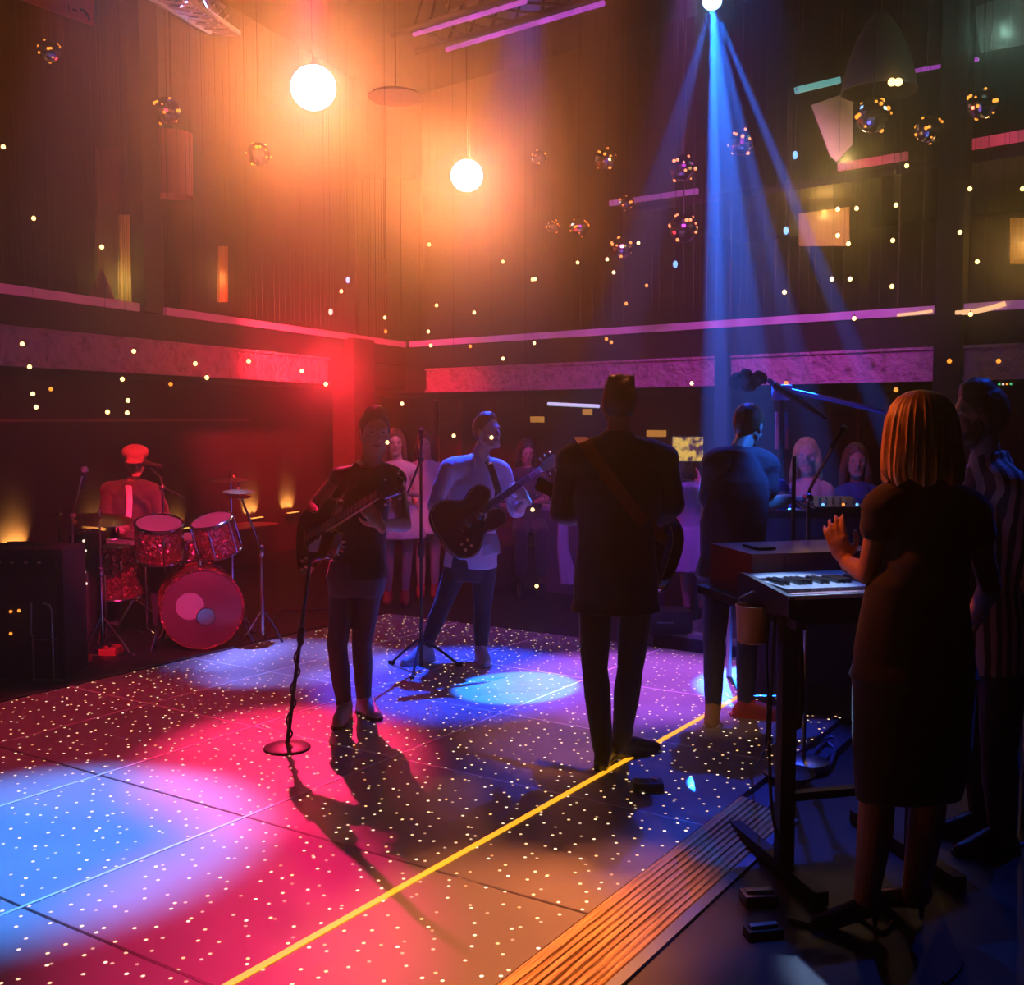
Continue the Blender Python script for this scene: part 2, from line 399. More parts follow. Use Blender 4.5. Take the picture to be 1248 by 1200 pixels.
def off(p, t, k=.1): return p + (V(t) - p).normalized() * k
ORA = (1.0, .25, .070)
# big orange backlights
A1 = W(382, 107, 12.0); A2 = W(569, 214, 12.6)
fixture(A1, W(560, 900, 4), .24, M_lensA, 'large glaring stage light high at left, white disc with the widest orange glow')
fixture(A2, W(600, 900, 4), .18, M_lensA, 'smaller glaring stage light over the corner, white disc right of and below the widest glow')
spot(off(A1, EYE), W(500, 560, 4), ORA, 170, 38, .95, .12)
spot(off(A2, EYE), W(560, 600, 4), ORA, 150, 38, .95, .10)
spot(off(A1, EYE), EYE + V((-.9, 0, -.3)), ORA, 1150, 19, .95, .12)
spot(off(A2, EYE), EYE + V((-.9, 0, -.3)), ORA, 800, 18, .95, .10)
spot(V((.7, 7.4, 5.6)), G(600, 1140), ORA, 3400, 12, .9, .08)
spot(V((.2, 9.5, 6.2)), G(670, 900), ORA, 1500, 9, .8, .08)
spot(V((1.2, 6.8, 5.2)), G(770, 1085), ORA, 1200, 9, .9, .06)
RED = (1, .02, .04)
spot(W(300, 300, 8), W(230, 600, 9.5), RED, 70, 60, .8, .1)
point(W(402, 450, 10.5), RED, 55, .3)
spot(W(440, 330, 9.5), LW(390, 500, .9), RED, 3600, 62, .9, .1)
# key on the drummer and his kit
spot(V((-.9, 5.6, 4.6)), W(165, 588, 8.8), (1, .015, .03), 4200, 9, .5, .05)
spot(V((-1.7, 4.8, 2.9)), W(205, 690, 8.1), (.95, .03, .20), 1150, 26, .5, .04)
# pink floor pools from the rear
spot(V((-2.1, 12.0, 7.1)), G(345, 920), (1, .02, .12), 17000, 9.5, .8, .05)
spot(V((-2.1, 12.0, 7.1)), G(300, 1125), (1, .008, .14), 6500, 8, .8, .05)
spot(V((-3.4, 8.5, 5.5)), G(90, 880), (1, .02, .07), 900, 26, .8, .05)
# blue floor pools
spot(V((-1.9, 6.3, 6.0)), G(50, 1020), (.06, .27, 1), 8000, 18, .6, .05)
spot(V((-2.6, 8.8, 6.0)), G(345, 805), (.20, .22, 1), 10000, 15, .7, .05)
spot(V((0.2, 9.8, 6.0)), G(560, 825), (.010, .06, 1), 10000, 17, .6, .05)
spot(V((1.4, 8.8, 5.5)), G(775, 830), (.50, .10, .85), 5500, 20, .7, .05)
spot(V((1.8, 8.2, 5.5)), G(850, 930), (.02, .06, .9), 1200, 22, .6, .05)
# violet wash over the back
spot(W(700, -100, 6.5), W(740, 650, 9.5), (.35, .05, .8), 500, 60, .9, .1)
spot(V((-.2, 7.6, 4.6)), W(492, 600, 10.0), (1, .14, .30), 500, 11, .7, .04)
spot(V((1.1, 5.4, 3.9)), W(1010, 580, 7.7), (.85, .12, .55), 130, 17, .8, .04)
spot(V((3.0, 5.5, 3.7)), W(932, 560, 5.95), (.01, .14, 1), 1500, 9, .7, .04)
# fascia wash
spot(W(900, 40, 7.0), RW(860, 450), (.55, .05, .65), 1100, 70, .9, .1)
spot(W(160, 60, 6.0), LW(180, 420), (1, .03, .14), 18, 70, .9, .1)
# amber key on the nearest group, deep blue spill at the lower right
spot(W(560, 120, 4.4), W(1075, 620, 3.6), (1, .15, .025), 170, 22, .8, .04)
spot(V((3.2, 5.2, 4.2)), G(1190, 1130, 0), (.01, .09, 1), 220, 26, .5, .05)
spot(V((1.2, 6.2, 5.4)), G(985, 1090, 0), (.02, .14, 1), 480, 16, .5, .05)
spot(V((1.0, 6.6, 4.6)), W(975, 700, 4.05), (.35, .55, 1), 2600, 6, .6, .03)
spot(V((.95, 4.3, 2.9)), G(885, 880), (1, .45, .25), 70, 12, .8, .03)
# blue beams from the lamp at the top edge
B0 = W(868, 2, 9.0)
fixture(B0, W(880, 420, 7), .075, M_lensB, 'small blue-white moving light at the top edge where the blue beams start')
BLU = (.01, .15, 1)
for (px, py, Y, deg, pw) in ((873, 575, 5.95, 2.4, 420000), (897, 600, 6.0, 3.2, 170000), (940, 620, 6.5, 3.4, 270000), (1003, 560, 6.9, 2.8, 170000), (1090, 545, 7.2, 2.6, 320000), (775, 330, 7.9, 8.0, 22000), (925, 500, 7.4, 13.0, 38000)):
    p = W(px, py, Y); spot(off(B0, p, .12), p, BLU, pw, deg, .3, .02)
# ================================================================== people
def skin_mat(name, col): return mat(name, col, .48, noise_amt=.12, scale=14)
SK_A = skin_mat('skin_light', (.58, .33, .24)); SK_B = skin_mat('skin_tan', (.46, .25, .17)); SK_C = skin_mat('skin_pale', (.66, .42, .33))
M_eye = mat('eye_white', (.42, .38, .36), .3); M_iris = mat('eye_iris', (.05, .03, .02), .2); M_lip = mat('lips', (.42, .13, .11), .4)
H_dark = mat('hair_dark', (.035, .022, .016), .5, noise_amt=.5, scale=60); H_brown = mat('hair_brown', (.16, .075, .035), .5, noise_amt=.5, scale=60)
H_blond = mat('hair_blond', (.62, .38, .16), .42, noise_amt=.35, scale=50)

def unit(v): return V(v).normalized()
def hand(m, wrist, d, n, side, curl=.35, sc=1.0, spread=.16):
    """d = direction of the fingers, n = outward normal of the BACK of the hand, side = +1 if the thumb is toward d x n"""
    wrist = V(wrist); d = unit(d); n = V(n); n = (n - d * n.dot(d)).normalized(); t = d.cross(n) * side
    pc = wrist + d * .045 * sc
    m.cap(wrist - d * .02 * sc, wrist + d * .02 * sc, .024 * sc, .026 * sc)
    m.ell(pc, (.040 * sc, .018 * sc, .052 * sc), (t, n, d), 16, 9)
    m.cap(pc + d * .034 * sc + t * .028 * sc, pc + d * .030 * sc - t * .028 * sc, .013 * sc, .012 * sc)
    L = (.074, .082, .076, .060)
    for i in range(4):
        o = (1.5 - i) * .0195 * sc
        p = pc + t * o + d * .038 * sc
        f = unit(d + t * (1.5 - i) * spread * .6); a = curl * (.8 + .12 * i)
        seg = [L[i] * sc * .45, L[i] * sc * .32, L[i] * sc * .26]
        r = [.0095 * sc, .0088 * sc, .0080 * sc, .0068 * sc]
        for k in range(3):
            ang = a * (k + .7)
            q = p + (f * math.cos(ang) - n * math.sin(ang)) * seg[k]
            m.cap(p, q, r[k], r[k + 1], 10); p = q
    p = wrist + d * .022 * sc + t * .026 * sc
    q = p + unit(d * .62 + t * .72 - n * .25) * .034 * sc; m.cap(p, q, .0145 * sc, .011 * sc, 10)
    r2 = q + unit(d * .85 + t * .25 - n * (.3 + curl * .4)) * .030 * sc; m.cap(q, r2, .0105 * sc, .0095 * sc, 10)
    r3 = r2 + unit(d * .9 - n * (.35 + curl * .4)) * .022 * sc; m.cap(r2, r3, .0093 * sc, .0075 * sc, 10)

def head(m, c, f, up=(0, 0, 1), s=1.0, female=False):
    c = V(c); f = unit(f); up = V(up); r = f.cross(up).normalized(); up = r.cross(f).normalized()
    ax = (r, f, up)
    P = lambda x, y, z: c + (r * x + f * y + up * z) * s
    j = .92 if female else 1.0
    m.ell(P(0, -.012, .028), (.074 * s, .094 * s, .092 * s), ax, 24, 14)
    m.ell(P(0, .022, -.035), (.058 * s * j, .066 * s, .080 * s), ax, 24, 14)
    m.ell(P(0, .030, .022), (.062 * s, .058 * s, .060 * s), ax, 20, 12)
    m.cap(P(-.018 * j, .066, -.092), P(.018 * j, .066, -.092), .021 * s * j, .021 * s * j)
    m.cap(P(-.050 * j, -.002, -.045), P(-.026, .056, -.088), .022 * s * j, .018 * s)
    m.cap(P(.050 * j, -.002, -.045), P(.026, .056, -.088), .022 * s * j, .018 * s)
    m.ell(P(-.042, .058, -.018), (.020 * s, .018 * s, .020 * s), ax, 12, 8); m.ell(P(.042, .058, -.018), (.020 * s, .018 * s, .020 * s), ax, 12, 8)
    m.cap(P(-.045, .070, .030), P(-.010, .084, .027), .0085 * s, .010 * s); m.cap(P(.045, .070, .030), P(.010, .084, .027), .0085 * s, .010 * s)
    m.cap(P(0, .084, .022), P(0, .108, -.022), .0085 * s, .0135 * s)
    m.ell(P(-.012, .096, -.028), (.009 * s, .010 * s, .008 * s), ax, 10, 6); m.ell(P(.012, .096, -.028), (.009 * s, .010 * s, .008 * s), ax, 10, 6)
    m.cap(P(-.022, .080, -.056), P(0, .091, -.053), .0065 * s, .008 * s); m.cap(P(.022, .080, -.056), P(0, .091, -.053), .0065 * s, .008 * s)
    m.cap(P(-.019, .080, -.065), P(0, .089, -.067), .0065 * s, .0085 * s); m.cap(P(.019, .080, -.065), P(0, .089, -.067), .0065 * s, .0085 * s)
    for q in (-1, 1):
        m.ell(P(q * .077, -.004, -.004), (.008 * s, .019 * s, .031 * s), ax, 12, 8)
        m.ell(P(q * .074, .004, -.026), (.008 * s, .010 * s, .012 * s), ax, 10, 6)
def face_parts(root, c, f, up=(0, 0, 1), s=1.0):
    c = V(c); f = unit(f); up = V(up); r = f.cross(up).normalized(); up = r.cross(f).normalized(); ax = (r, f, up)
    P = lambda x, y, z: c + (r * x + f * y + up * z) * s
    for q in (-1, 1):
        m = MB(); m.ell(P(q * .030, .073, .010), (.0135 * s, .0115 * s, .0085 * s), ax, 14, 8); e = m.build('eye', M_eye, root)
        m = MB(); m.ell(P(q * .030, .0815, .010), (.0055 * s, .0040 * s, .0058 * s), ax, 10, 6); m.build('iris', M_iris, e)
    m = MB(); m.cap(P(-.022, .0835, -.060), P(0, .0945, -.059), .0045 * s, .0058 * s); m.cap(P(.022, .0835, -.060), P(0, .0945, -.059), .0045 * s, .0058 * s)
    m.build('mouth', M_lip, root)
def hair_short(root, c, f, m_, up=(0, 0, 1), s=1.0, top=.0, quiff=False, vox=.006):
    c = V(c); f = unit(f); up = V(up); r = f.cross(up).normalized(); up = r.cross(f).normalized(); ax = (r, f, up)
    P = lambda x, y, z: c + (r * x + f * y + up * z) * s
    m = MB(); m.ell(P(0, -.016, .030), (.081 * s, .100 * s, .100 * s), ax, 28, 16)
    if top: m.ell(P(0, .0, .085), (.062 * s, .078 * s, (.040 + top) * s), ax, 24, 12)
    if quiff:
        m.ell(P(0, -.008, .082), (.073 * s, .090 * s, .052 * s), ax, 24, 12)
        for k in range(46):
            a = R.uniform(-.052, .052); b = R.uniform(-.07, .07)
            m.cap(P(a, b, .095), P(a * .9 + R.uniform(-.006, .006), b + R.uniform(-.012, .012), .128 + R.uniform(0, .008)), .014 * s, .010 * s, 8)
    return m.organic('hair', m_, root, vox, 2, wr=.004, wscale=40, wstretch=(1, 1, .4),
                     clip=[(P(0, .055, .062), (f * .85 - up * .52)), (P(0, -.03, -.062), (-up * .9 + f * .42)), (P(0, .062, .06), f)])
def hair_long(root, c, f, m_, up=(0, 0, 1), s=1.0, length=.30, vox=.008, width=1.0):
    c = V(c); f = unit(f); up = V(up); r = f.cross(up).normalized(); up = r.cross(f).normalized(); ax = (r, f, up)
    P = lambda x, y, z: c + (r * x + f * y + up * z) * s
    m = MB(); m.ell(P(0, -.018, .034), (.088 * s, .104 * s, .104 * s), ax, 28, 16)
    w = width
    for q in (-1, 1):
        m.loft([(P(q * .060, -.01, .05), r * .034, f * .050), (P(q * .078 * w, -.005, -.03), r * .026, f * .048), (P(q * .088 * w, .0, -.03 - length * .5), r * .028, f * .045), (P(q * .092 * w, .015, -.03 - length), r * .014, f * .030)], 16)
    m.loft([(P(0, -.06, .06), r * .075, f * .05), (P(0, -.082, -.03), r * .088 * w, f * .034), (P(0, -.085, -.03 - length * .5), r * .10 * w, f * .034), (P(0, -.085, -.05 - length), r * .075 * w, f * .016)], 24)
    return m.organic('hair', m_, root, vox, 3, wr=.008, wscale=30, wstretch=(1, 1, .25), clip=[(P(0, .066, .05), (f * .9 - up * .25))])

def torso_rings(J, hem, g=0.0, wide=1.0, female=False):
    """rings from the hem up to the neck; J holds hips, shoulders, neck; g = cloth thickness"""
    hl, hr, sl, sr, nk = J['hipL'], J['hipR'], J['shL'], J['shR'], J['neck']
    hc = (hl + hr) / 2; scn = (sl + sr) / 2
    rh = (hr - hl); rh.z *= .3; rh.normalize(); rs = (sr - sl).normalized()
    sw = (sr - sl).length / 2
    up = (scn - hc)
    prof = [(-.18, .170, .118), (0.0, .168, .122), (.14, .160, .115), (.32, .142, .104), (.50, .146, .108), (.70, .158, .120), (.84, .148, .112), (.93, .120, .092)]
    if female: prof = [(-.18, .176, .125), (0.0, .172, .125), (.14, .155, .112), (.34, .122, .095), (.50, .128, .104), (.70, .142, .122), (.84, .132, .100), (.93, .108, .082)]
    out = []
    if hem < -.2: prof = [(hem, prof[0][1] + .012, prof[0][2] + .012)] + prof
    for t, rx, ry in prof:
        if t < hem - .02: continue
        r = rh.lerp(rs, max(0, min(1, t))).normalized()
        fwd = r.cross(up.normalized()).normalized() * -1
        out.append((hc + up * t, r * (rx * wide * (sw / .185 if t > .6 else lerp(1, sw / .185, max(0, t))) + g), fwd * (ry * wide + g)))
    r = rs; fwd = r.cross(up.normalized()).normalized() * -1
    return out, r, fwd, up
def torso(m, J, g=0.0, hem=-.18, wide=1.0, female=False, n=28):
    rg, r, fwd, up = torso_rings(J, hem, g, wide, female)
    nk = J['neck']; scn = (J['shL'] + J['shR']) / 2
    rg.append((scn.lerp(nk, .40) , r * (.080 + g), fwd * (.070 + g)))
    rg.append((nk, r * (.055 + g), fwd * (.056 + g)))
    m.loft(rg, n)
    sr = .058 + g
    for k in ('shL', 'shR'):
        m.cap(scn.lerp(J[k], .2) - V((0, 0, .035)), J[k] - V((0, 0, .008)), sr, sr - .008)
        m.cap(scn.lerp(nk, .55), J[k].lerp(nk, .12), .044 + g, .046 + g)
def arm(m, J, s, g=0.0, upto=1.0, k=1.0, start=0.0):
    sh, el, wr = J['sh' + s], J['el' + s], J['wr' + s]
    r0, r1, r2 = .050 * k + g, .039 * k + g, .026 * k + g * .8
    if upto <= .5:
        e = sh.lerp(el, upto * 2); m.cap(sh, e, r0, lerp(r0, r1, upto * 2) + g * .2)
    else:
        m.cap(sh, el, r0, r1); t = (upto - .5) * 2; q = el.lerp(wr, .28)
        if t > .28:
            m.cap(el, q, r1, .040 * k + g); m.cap(q, el.lerp(wr, t), .040 * k + g, lerp(.040 * k + g, r2, (t - .28) / .72))
        else: m.cap(el, el.lerp(wr, t), r1, r1)
def leg(m, J, s, g=0.0, k=1.0, upto=1.0):
    h, kn, an = J['hip' + s], J['kn' + s], J['an' + s]
    m.cap(h, kn, .086 * k + g, .056 * k + g)
    bk = J.get('back', V((0, 0, 0))) * .012
    q = kn.lerp(an, .33) + bk
    m.cap(kn, q, .054 * k + g, .055 * k + g); m.cap(q, kn.lerp(an, upto), .055 * k + g, lerp(.055 * k, .038 * k, upto) + g)
def foot(m, an, toe, g=0.0):
    an, toe = V(an), V(toe); d = (toe - an); d.z = 0; L = d.length; d.normalize(); gz = toe.z
    heel = an - d * .035; heel.z = gz + .028
    m.cap(an, heel, .036 + g, .032 + g); m.cap(an, V((lerp(an.x, toe.x, .55), lerp(an.y, toe.y, .55), gz + .036)), .036 + g, .036 + g)
    t2 = V((toe.x, toe.y, gz + .022)) - d * .03
    m.cap(heel, t2, .031 + g, .024 + g); m.cap(V((lerp(an.x, toe.x, .55), lerp(an.y, toe.y, .55), gz + .034)), t2, .038 + g, .026 + g)
def shoe(root, an, toe, m_, name='shoe', vox=.007, label=None, sole=None):
    m = MB(); foot(m, an, toe, .006); an, toe = V(an), V(toe); d = (toe - an); d.z = 0; d.normalize()
    m.cap(V((an.x, an.y, toe.z + .075)), V((an.x, an.y, toe.z + .09)), .046, .044)
    o = m.organic(name, m_, root, vox, 2, clip=[(V((0, 0, toe.z + .001)), V((0, 0, -1))), (V((0, 0, toe.z + .125)), V((0, 0, 1)))], label=label)
    if sole:
        x = d.cross(V((0, 0, 1))); c = an.lerp(toe, .45); L = (toe - an); L.z = 0; L = L.length
        MB().prism([V((0, 0, toe.z)) + V((an.x, an.y, 0)) + d * (a * L) + x * b for a, b in ((-.30, -.030), (-.36, 0), (-.30, .030), (.3, .036), (.62, .046), (.86, .040), (1.0, .02), (1.0, -.02), (.86, -.040), (.62, -.046), (.3, -.036))], V((0, 0, .018))).build('sole', sole, o, smooth=False)
    return o

def Jmk(Y, **k):
    "joints given as (px, py[, dY]) -> world"
    J = {}
    for n, q in k.items():
        J[n] = W(q[0], q[1], Y + (q[2] if len(q) > 2 else 0))
    return J
def person_body(J, hf, sk, label, group=None, hands=(), vox=.007, female=False, hs=1.0, hup=(0, 0, 1), legs=True, feet=None, beard=False, armk=1.0, legk=1.0):
    m = MB()
    head(m, J['head'], hf, hup, hs, female)
    m.cap(J['neck'] - V((0, 0, .02)), J['head'] - V((0, 0, .045)) - unit(V((hf[0], hf[1], 0))) * .012, .056 if not female else .047, .053 if not female else .045)
    torso(m, J, -.004, 0.0, female=female)
    for s in 'LR':
        if 'el' + s in J: arm(m, J, s, k=armk)
    for h in hands: hand(m, **h)
    if legs:
        for s in 'LR':
            leg(m, J, s, k=legk)
            if feet: foot(m, J['an' + s], J['toe' + s])
    return m.organic('person', sk, None, vox, 3, label=label, cat='person', group=group)
def top(root, J, m_, name='shirt', g=.016, hem=-.18, sleeves=(1.0, 1.0), vox=.008, wide=1.0, female=False, wr=.006, wscale=9, extra=None, clip=None, armk=1.0, smooth=3, label=None):
    m = MB(); torso(m, J, g, hem, wide, female)
    for s, u in zip('LR', sleeves):
        if u: arm(m, J, s, g * .8, u, k=armk)
    if extra: extra(m)
    return m.organic(name, m_, root, vox, smooth, wr=wr, wscale=wscale, wstretch=(1, 1, .7), clip=clip, label=label)
def trousers(root, J, m_, g=.014, vox=.008, upto=.96, wr=.004, name='trousers', k=1.0, label=None):
    m = MB(); rg, r, fwd, up = torso_rings(J, -.18, g)
    hc = (J['hipL'] + J['hipR']) / 2
    m.loft([(hc - V((0, 0, .09)), r * .15, fwd * .11), (hc, r * .165, fwd * .125), (hc + up * .18, r * .155, fwd * .115)], 24)
    for s in 'LR': leg(m, J, s, g, k, upto)
    return m.organic(name, m_, root, vox, 4, wr=wr, wscale=12, wstretch=(1, 1, .5), label=label)
def skirt(m, rings, n=40, folds=12, amp=.0):
    prev = None
    for c, u, v, a in rings:
        c, u, v = V(c), V(u), V(v)
        r = [m.bm.verts.new(c + (u * math.cos(t) + v * math.sin(t)) * (1 + a * math.sin(folds * t))) for t in [2 * math.pi * i / n for i in range(n)]]
        if prev:
            for i in range(n): m.bm.faces.new((prev[i], prev[(i + 1) % n], r[(i + 1) % n], r[i]))
        else: m.bm.faces.new(list(reversed(r)))
        prev = r
    m.bm.faces.new(prev)

C_suit = mat('navy_suit_cloth', (.022, .022, .030), .75, noise_amt=.25, scale=30, bump=.15, sheen=.3)
C_black = mat('black_cloth', (.016, .014, .016), .85, noise_amt=.3, scale=30, bump=.15, sheen=.2)
C_char = mat('charcoal_cloth', (.055, .045, .060), .8, noise_amt=.3, scale=30, bump=.15, sheen=.2)
C_white = mat('white_cloth', (.72, .68, .70), .75, noise_amt=.08, scale=20, bump=.2, sheen=.2)
C_cream = mat('pale_dress_cloth', (.75, .62, .64), .7, noise_amt=.12, scale=20, bump=.2)
C_lilac = mat('lilac_dress_cloth', (.60, .45, .70), .7, noise_amt=.12, scale=20, bump=.2)
C_jean = mat('dark_denim', (.045, .055, .09), .8, noise_amt=.35, scale=40, bump=.2)
C_tee = mat('dark_tee_cloth', (.060, .050, .060), .8, noise_amt=.25, scale=30, bump=.2)
C_blue = mat('blue_cloth', (.05, .12, .45), .75, noise_amt=.2, scale=30)
L_white = mat('pale_leather', (.62, .58, .58), .4, noise_amt=.15, scale=20)
L_black = mat('black_leather', (.02, .02, .022), .3)
L_red = mat('red_shoe_cloth', (.55, .07, .05), .5)
L_tan = mat('mustard_shoe_cloth', (.48, .30, .12), .5)
# ================================================================== instruments
G_burst = mat('dark_sunburst_lacquer', (.10, .022, .014), .12, coat=.8, noise_amt=.5, scale=3)
G_black = mat('black_lacquer', (.022, .018, .018), .12, coat=.8)
G_amber = mat('amber_binding', (.75, .38, .12), .35)
G_cream = mat('cream_binding', (.75, .62, .45), .35)
G_neck = mat('maple_neck', (.38, .20, .09), .3, coat=.4, noise_amt=.3, scale=12)
G_board = mat('rosewood_board', (.06, .03, .022), .45, noise_amt=.3, scale=20)
M_chrome = mat('chrome', (.85, .85, .88), .12, metal=1)
M_steel = mat('dull_steel', (.45, .45, .48), .3, metal=1)
M_strap = mat('brown_leather_strap', (.20, .055, .022), .5, noise_amt=.3, scale=15)
M_plast = mat('pale_plastic', (.7, .66, .6), .3)

def gprofile(kind):
    "half widths along the body from the tail (0) to the neck (1): (t, left, right)"
    if kind == 'semi':
        return [(0, .03, .03), (.01, .09, .09), (.05, .150, .150), (.13, .188, .188), (.24, .205, .205), (.36, .196, .196), (.47, .160, .160), (.56, .132, .132), (.65, .130, .130), (.75, .148, .148), (.84, .158, .158), (.92, .150, .150), (.985, .115, .115), (1.0, .085, .085), (.985, .062, .062), (.93, .040, .040), (.90, .033, .033)]
    if kind == 'bass':
        return [(0, .03, .02), (.01, .08, .07), (.05, .13, .12), (.14, .160, .158), (.26, .165, .166), (.38, .142, .148), (.50, .118, .130), (.60, .118, .132), (.70, .135, .148), (.80, .146, .150), (.90, .142, .130), (1.0, .120, .085), (1.06, .098, .055), (1.04, .074, .044), (.96, .052, .040), (.90, .036, .036)]
    return [(0, .03, .03), (.01, .09, .09), (.05, .145, .145), (.13, .185, .185), (.24, .200, .200), (.36, .192, .192), (.47, .155, .155), (.56, .125, .125), (.65, .122, .122), (.75, .138, .138), (.84, .146, .146), (.92, .136, .136), (.985, .09, .09), (1.0, .03, .03)]
def guitar(c, a, n, label, kind='semi', blen=.48, scale=1.0, body=None, bind=None, neck=.40, thick=.045, head=.17, pegs=6):
    """c = centre of the body, a = direction to the headstock, n = direction the front faces"""
    c = V(c); a = unit(a); n = V(n); n = (n - a * n.dot(a)).normalized(); r = a.cross(n)
    body = body or G_burst; bind = bind or G_cream; k = scale
    T = empty(kind_name(kind), c, label, 'guitar' if kind != 'bass' else 'bass guitar')
    P = lambda x, y, z: c + (r * x + a * y + n * z) * k
    pr = gprofile(kind); L = blen
    out = [(-l, (t - .5) * L) for t, l, rr in pr] + [(rr, (t - .5) * L) for t, l, rr in reversed(pr)]
    # refine outline
    pts = []
    N = len(out)
    for i in range(N):
        p0, p1, p2, p3 = [V((*out[(i + q) % N], 0)) for q in (-1, 0, 1, 2)]
        for s in (0, .5):
            pts.append(.5 * ((2 * p1) + (p2 - p0) * s + (2 * p0 - 5 * p1 + 4 * p2 - p3) * s * s + (3 * p1 - p0 - 3 * p2 + p3) * s ** 3))
    def outline(ins, z):
        cx = V((0, 0, 0)); o = []
        M_ = len(pts)
        for i in range(M_):
            tg = (pts[(i + 1) % M_] - pts[i - 1]); nn = V((tg.y, -tg.x, 0))
            if nn.length > 1e-6: nn.normalize()
            q = pts[i] + nn * -ins * -1
            o.append(P(q.x, q.y, z))
        return o
    m = MB(); layers = []
    for ins, z in ((-.006, -thick / 2), (0, -thick / 2 + .006), (0, thick / 2 - .006), (-.006, thick / 2)):
        layers.append([m.bm.verts.new(p) for p in outline(ins, z)])
    for q in range(3):
        A, B = layers[q], layers[q + 1]
        for i in range(len(A)): m.bm.faces.new((A[i], A[(i + 1) % len(A)], B[(i + 1) % len(A)], B[i]))
    m.bm.faces.new(list(reversed(layers[0]))); m.bm.faces.new(layers[-1])
    m.build('body', body, T)
    # binding: thin rope round both edges
    for z in ((thick / 2 - .002), (-thick / 2 + .002)):
        o = outline(.001, z); MB().tube(o + [o[0]], .0028 * k, 6).build('binding', bind, T)
    top_ = L * (.40 if kind != 'hollow' else .44)
    f0, f1 = top_ - .02, L / 2 + neck
    z0 = thick / 2
    m = MB(); m.loft([(P(0, L * .30, z0 - .004), r * .028 * k, n * .012 * k), (P(0, L / 2 + .02, z0 - .004), r * .027 * k, n * .014 * k), (P(0, f1, z0 - .002), r * .022 * k, n * .011 * k)], 14); m.build('neck', G_neck, T)
    m = MB(); m.box(P(0, (L * .22 + f1) / 2, z0 + .009), (.046 * k, (f1 - L * .22) * k, .006 * k), (r, a, n), .001); fb = m.build('fretboard', G_board, T)
    for q in range(14):
        y = f1 - (f1 - L * .22) * (1 - .92 ** (q + 1)) * 1.25
        if y > L * .24: MB().box(P(0, y, z0 + .0125), (.046 * k, .0022 * k, .002 * k), (r, a, n)).build('fret', M_steel, fb)
    # headstock, tilted back
    ha = unit(a - n * .18); H = lambda x, y, z: P(0, f1, z0) + (r * x + ha * y + n * z) * k
    m = MB(); m.prism([H(x, y, -.008) for x, y in ((-.021, -.005), (.021, -.005), (.036, .04), (.040, head * .9), (.022, head), (0, head * .94), (-.022, head), (-.040, head * .9), (-.036, .04))], n * .016 * k); m.build('headstock', body, T, smooth=False)
    for q in range(pegs // 2):
        for sd in (-1, 1):
            y = .045 + q * (head - .07) / max(1, pegs // 2 - 1)
            m = MB(); m.cyl(H(sd * .020, y, 0), H(sd * .020, y, .020), .004 * k, n=8); m.cyl(H(sd * .034, y, 0), H(sd * .052, y, 0), .003 * k, n=8); m.ell(H(sd * .060, y, 0), (.010 * k, .006 * k, .008 * k), (r, n, ha), 10, 6); m.build('tuning_peg', M_chrome, T)
    for y in ((L * .13, -L * .06) if kind != 'hollow' else (L * .17,)):
        m = MB(); m.box(P(0, y, z0 + .005), (.082 * k, .036 * k, .012 * k), (r, a, n), .003); m.build('pickup', M_chrome if kind != 'bass' else M_blackm, T)
    m = MB(); m.box(P(0, -L * .19, z0 + .007), (.085 * k, .016 * k, .014 * k), (r, a, n), .002); m.build('bridge', M_chrome, T)
    m = MB()
    m.prism([P(.028, L * .22, z0 + .004), P(.10, L * .10, z0 + .004), P(.085, -L * .12, z0 + .004), P(.045, -L * .14, z0 + .004)], n * .003 * k); m.build('pickguard', M_plast if kind == 'bass' else G_black, T, smooth=False)
    for q in range(4):
        y, x = -L * .20 - (q % 2) * .05, .10 + (q // 2) * .045
        m = MB(); m.cyl(P(x, y, z0), P(x, y, z0 + .014), .010 * k, .008 * k, 12); m.build('knob', G_amber if kind != 'bass' else M_chrome, T)
    if kind != 'bass':
        for sd in (-1, 1): MB().tube([P(sd * .115, -.07, z0 + .001), P(sd * .122, -.04, z0 + .001), P(sd * .108, 0, z0 + .001), P(sd * .112, .035, z0 + .001), P(sd * .10, .06, z0 + .001)], .005 * k, 6).build('sound_hole', M_blackm, T)
    m = MB(); ns = 4 if kind == 'bass' else 6
    for q in range(ns):
        x = (q - (ns - 1) / 2) * .0075; m.cyl(P(x * 1.3, -L * .19, z0 + .017), P(x, f1, z0 + .015), .0008 * k, n=4)
    m.build('string', M_steel, T)
    return T, P
def kind_name(k): return {'semi': 'electric_guitar', 'bass': 'bass_guitar', 'hollow': 'hollow_body_guitar'}[k]
def strap(T, pts, m_, w=.05, normals=None):
    m = MB(); prev = None; pts = [V(p) for p in pts]
    for i, p in enumerate(pts):
        d = (pts[min(i + 1, len(pts) - 1)] - pts[max(i - 1, 0)]).normalized()
        nn = V(normals[i]) if normals else V((0, -1, 0)); s = d.cross(nn).normalized() * w / 2; th = nn.normalized() * .004
        r = [m.bm.verts.new(q) for q in (p - s, p + s, p + s + th, p - s + th)]
        if prev:
            for k in range(4): m.bm.faces.new((prev[k], prev[(k + 1) % 4], r[(k + 1) % 4], r[k]))
        else: m.bm.faces.new(list(reversed(r)))
        prev = r
    m.bm.faces.new(prev)
    return m.build('strap', m_, T, smooth=True)
# ================================================================== the cast
def gtoe(an, dx, dy, z=DECK): return V((an.x + dx, an.y + dy, z))

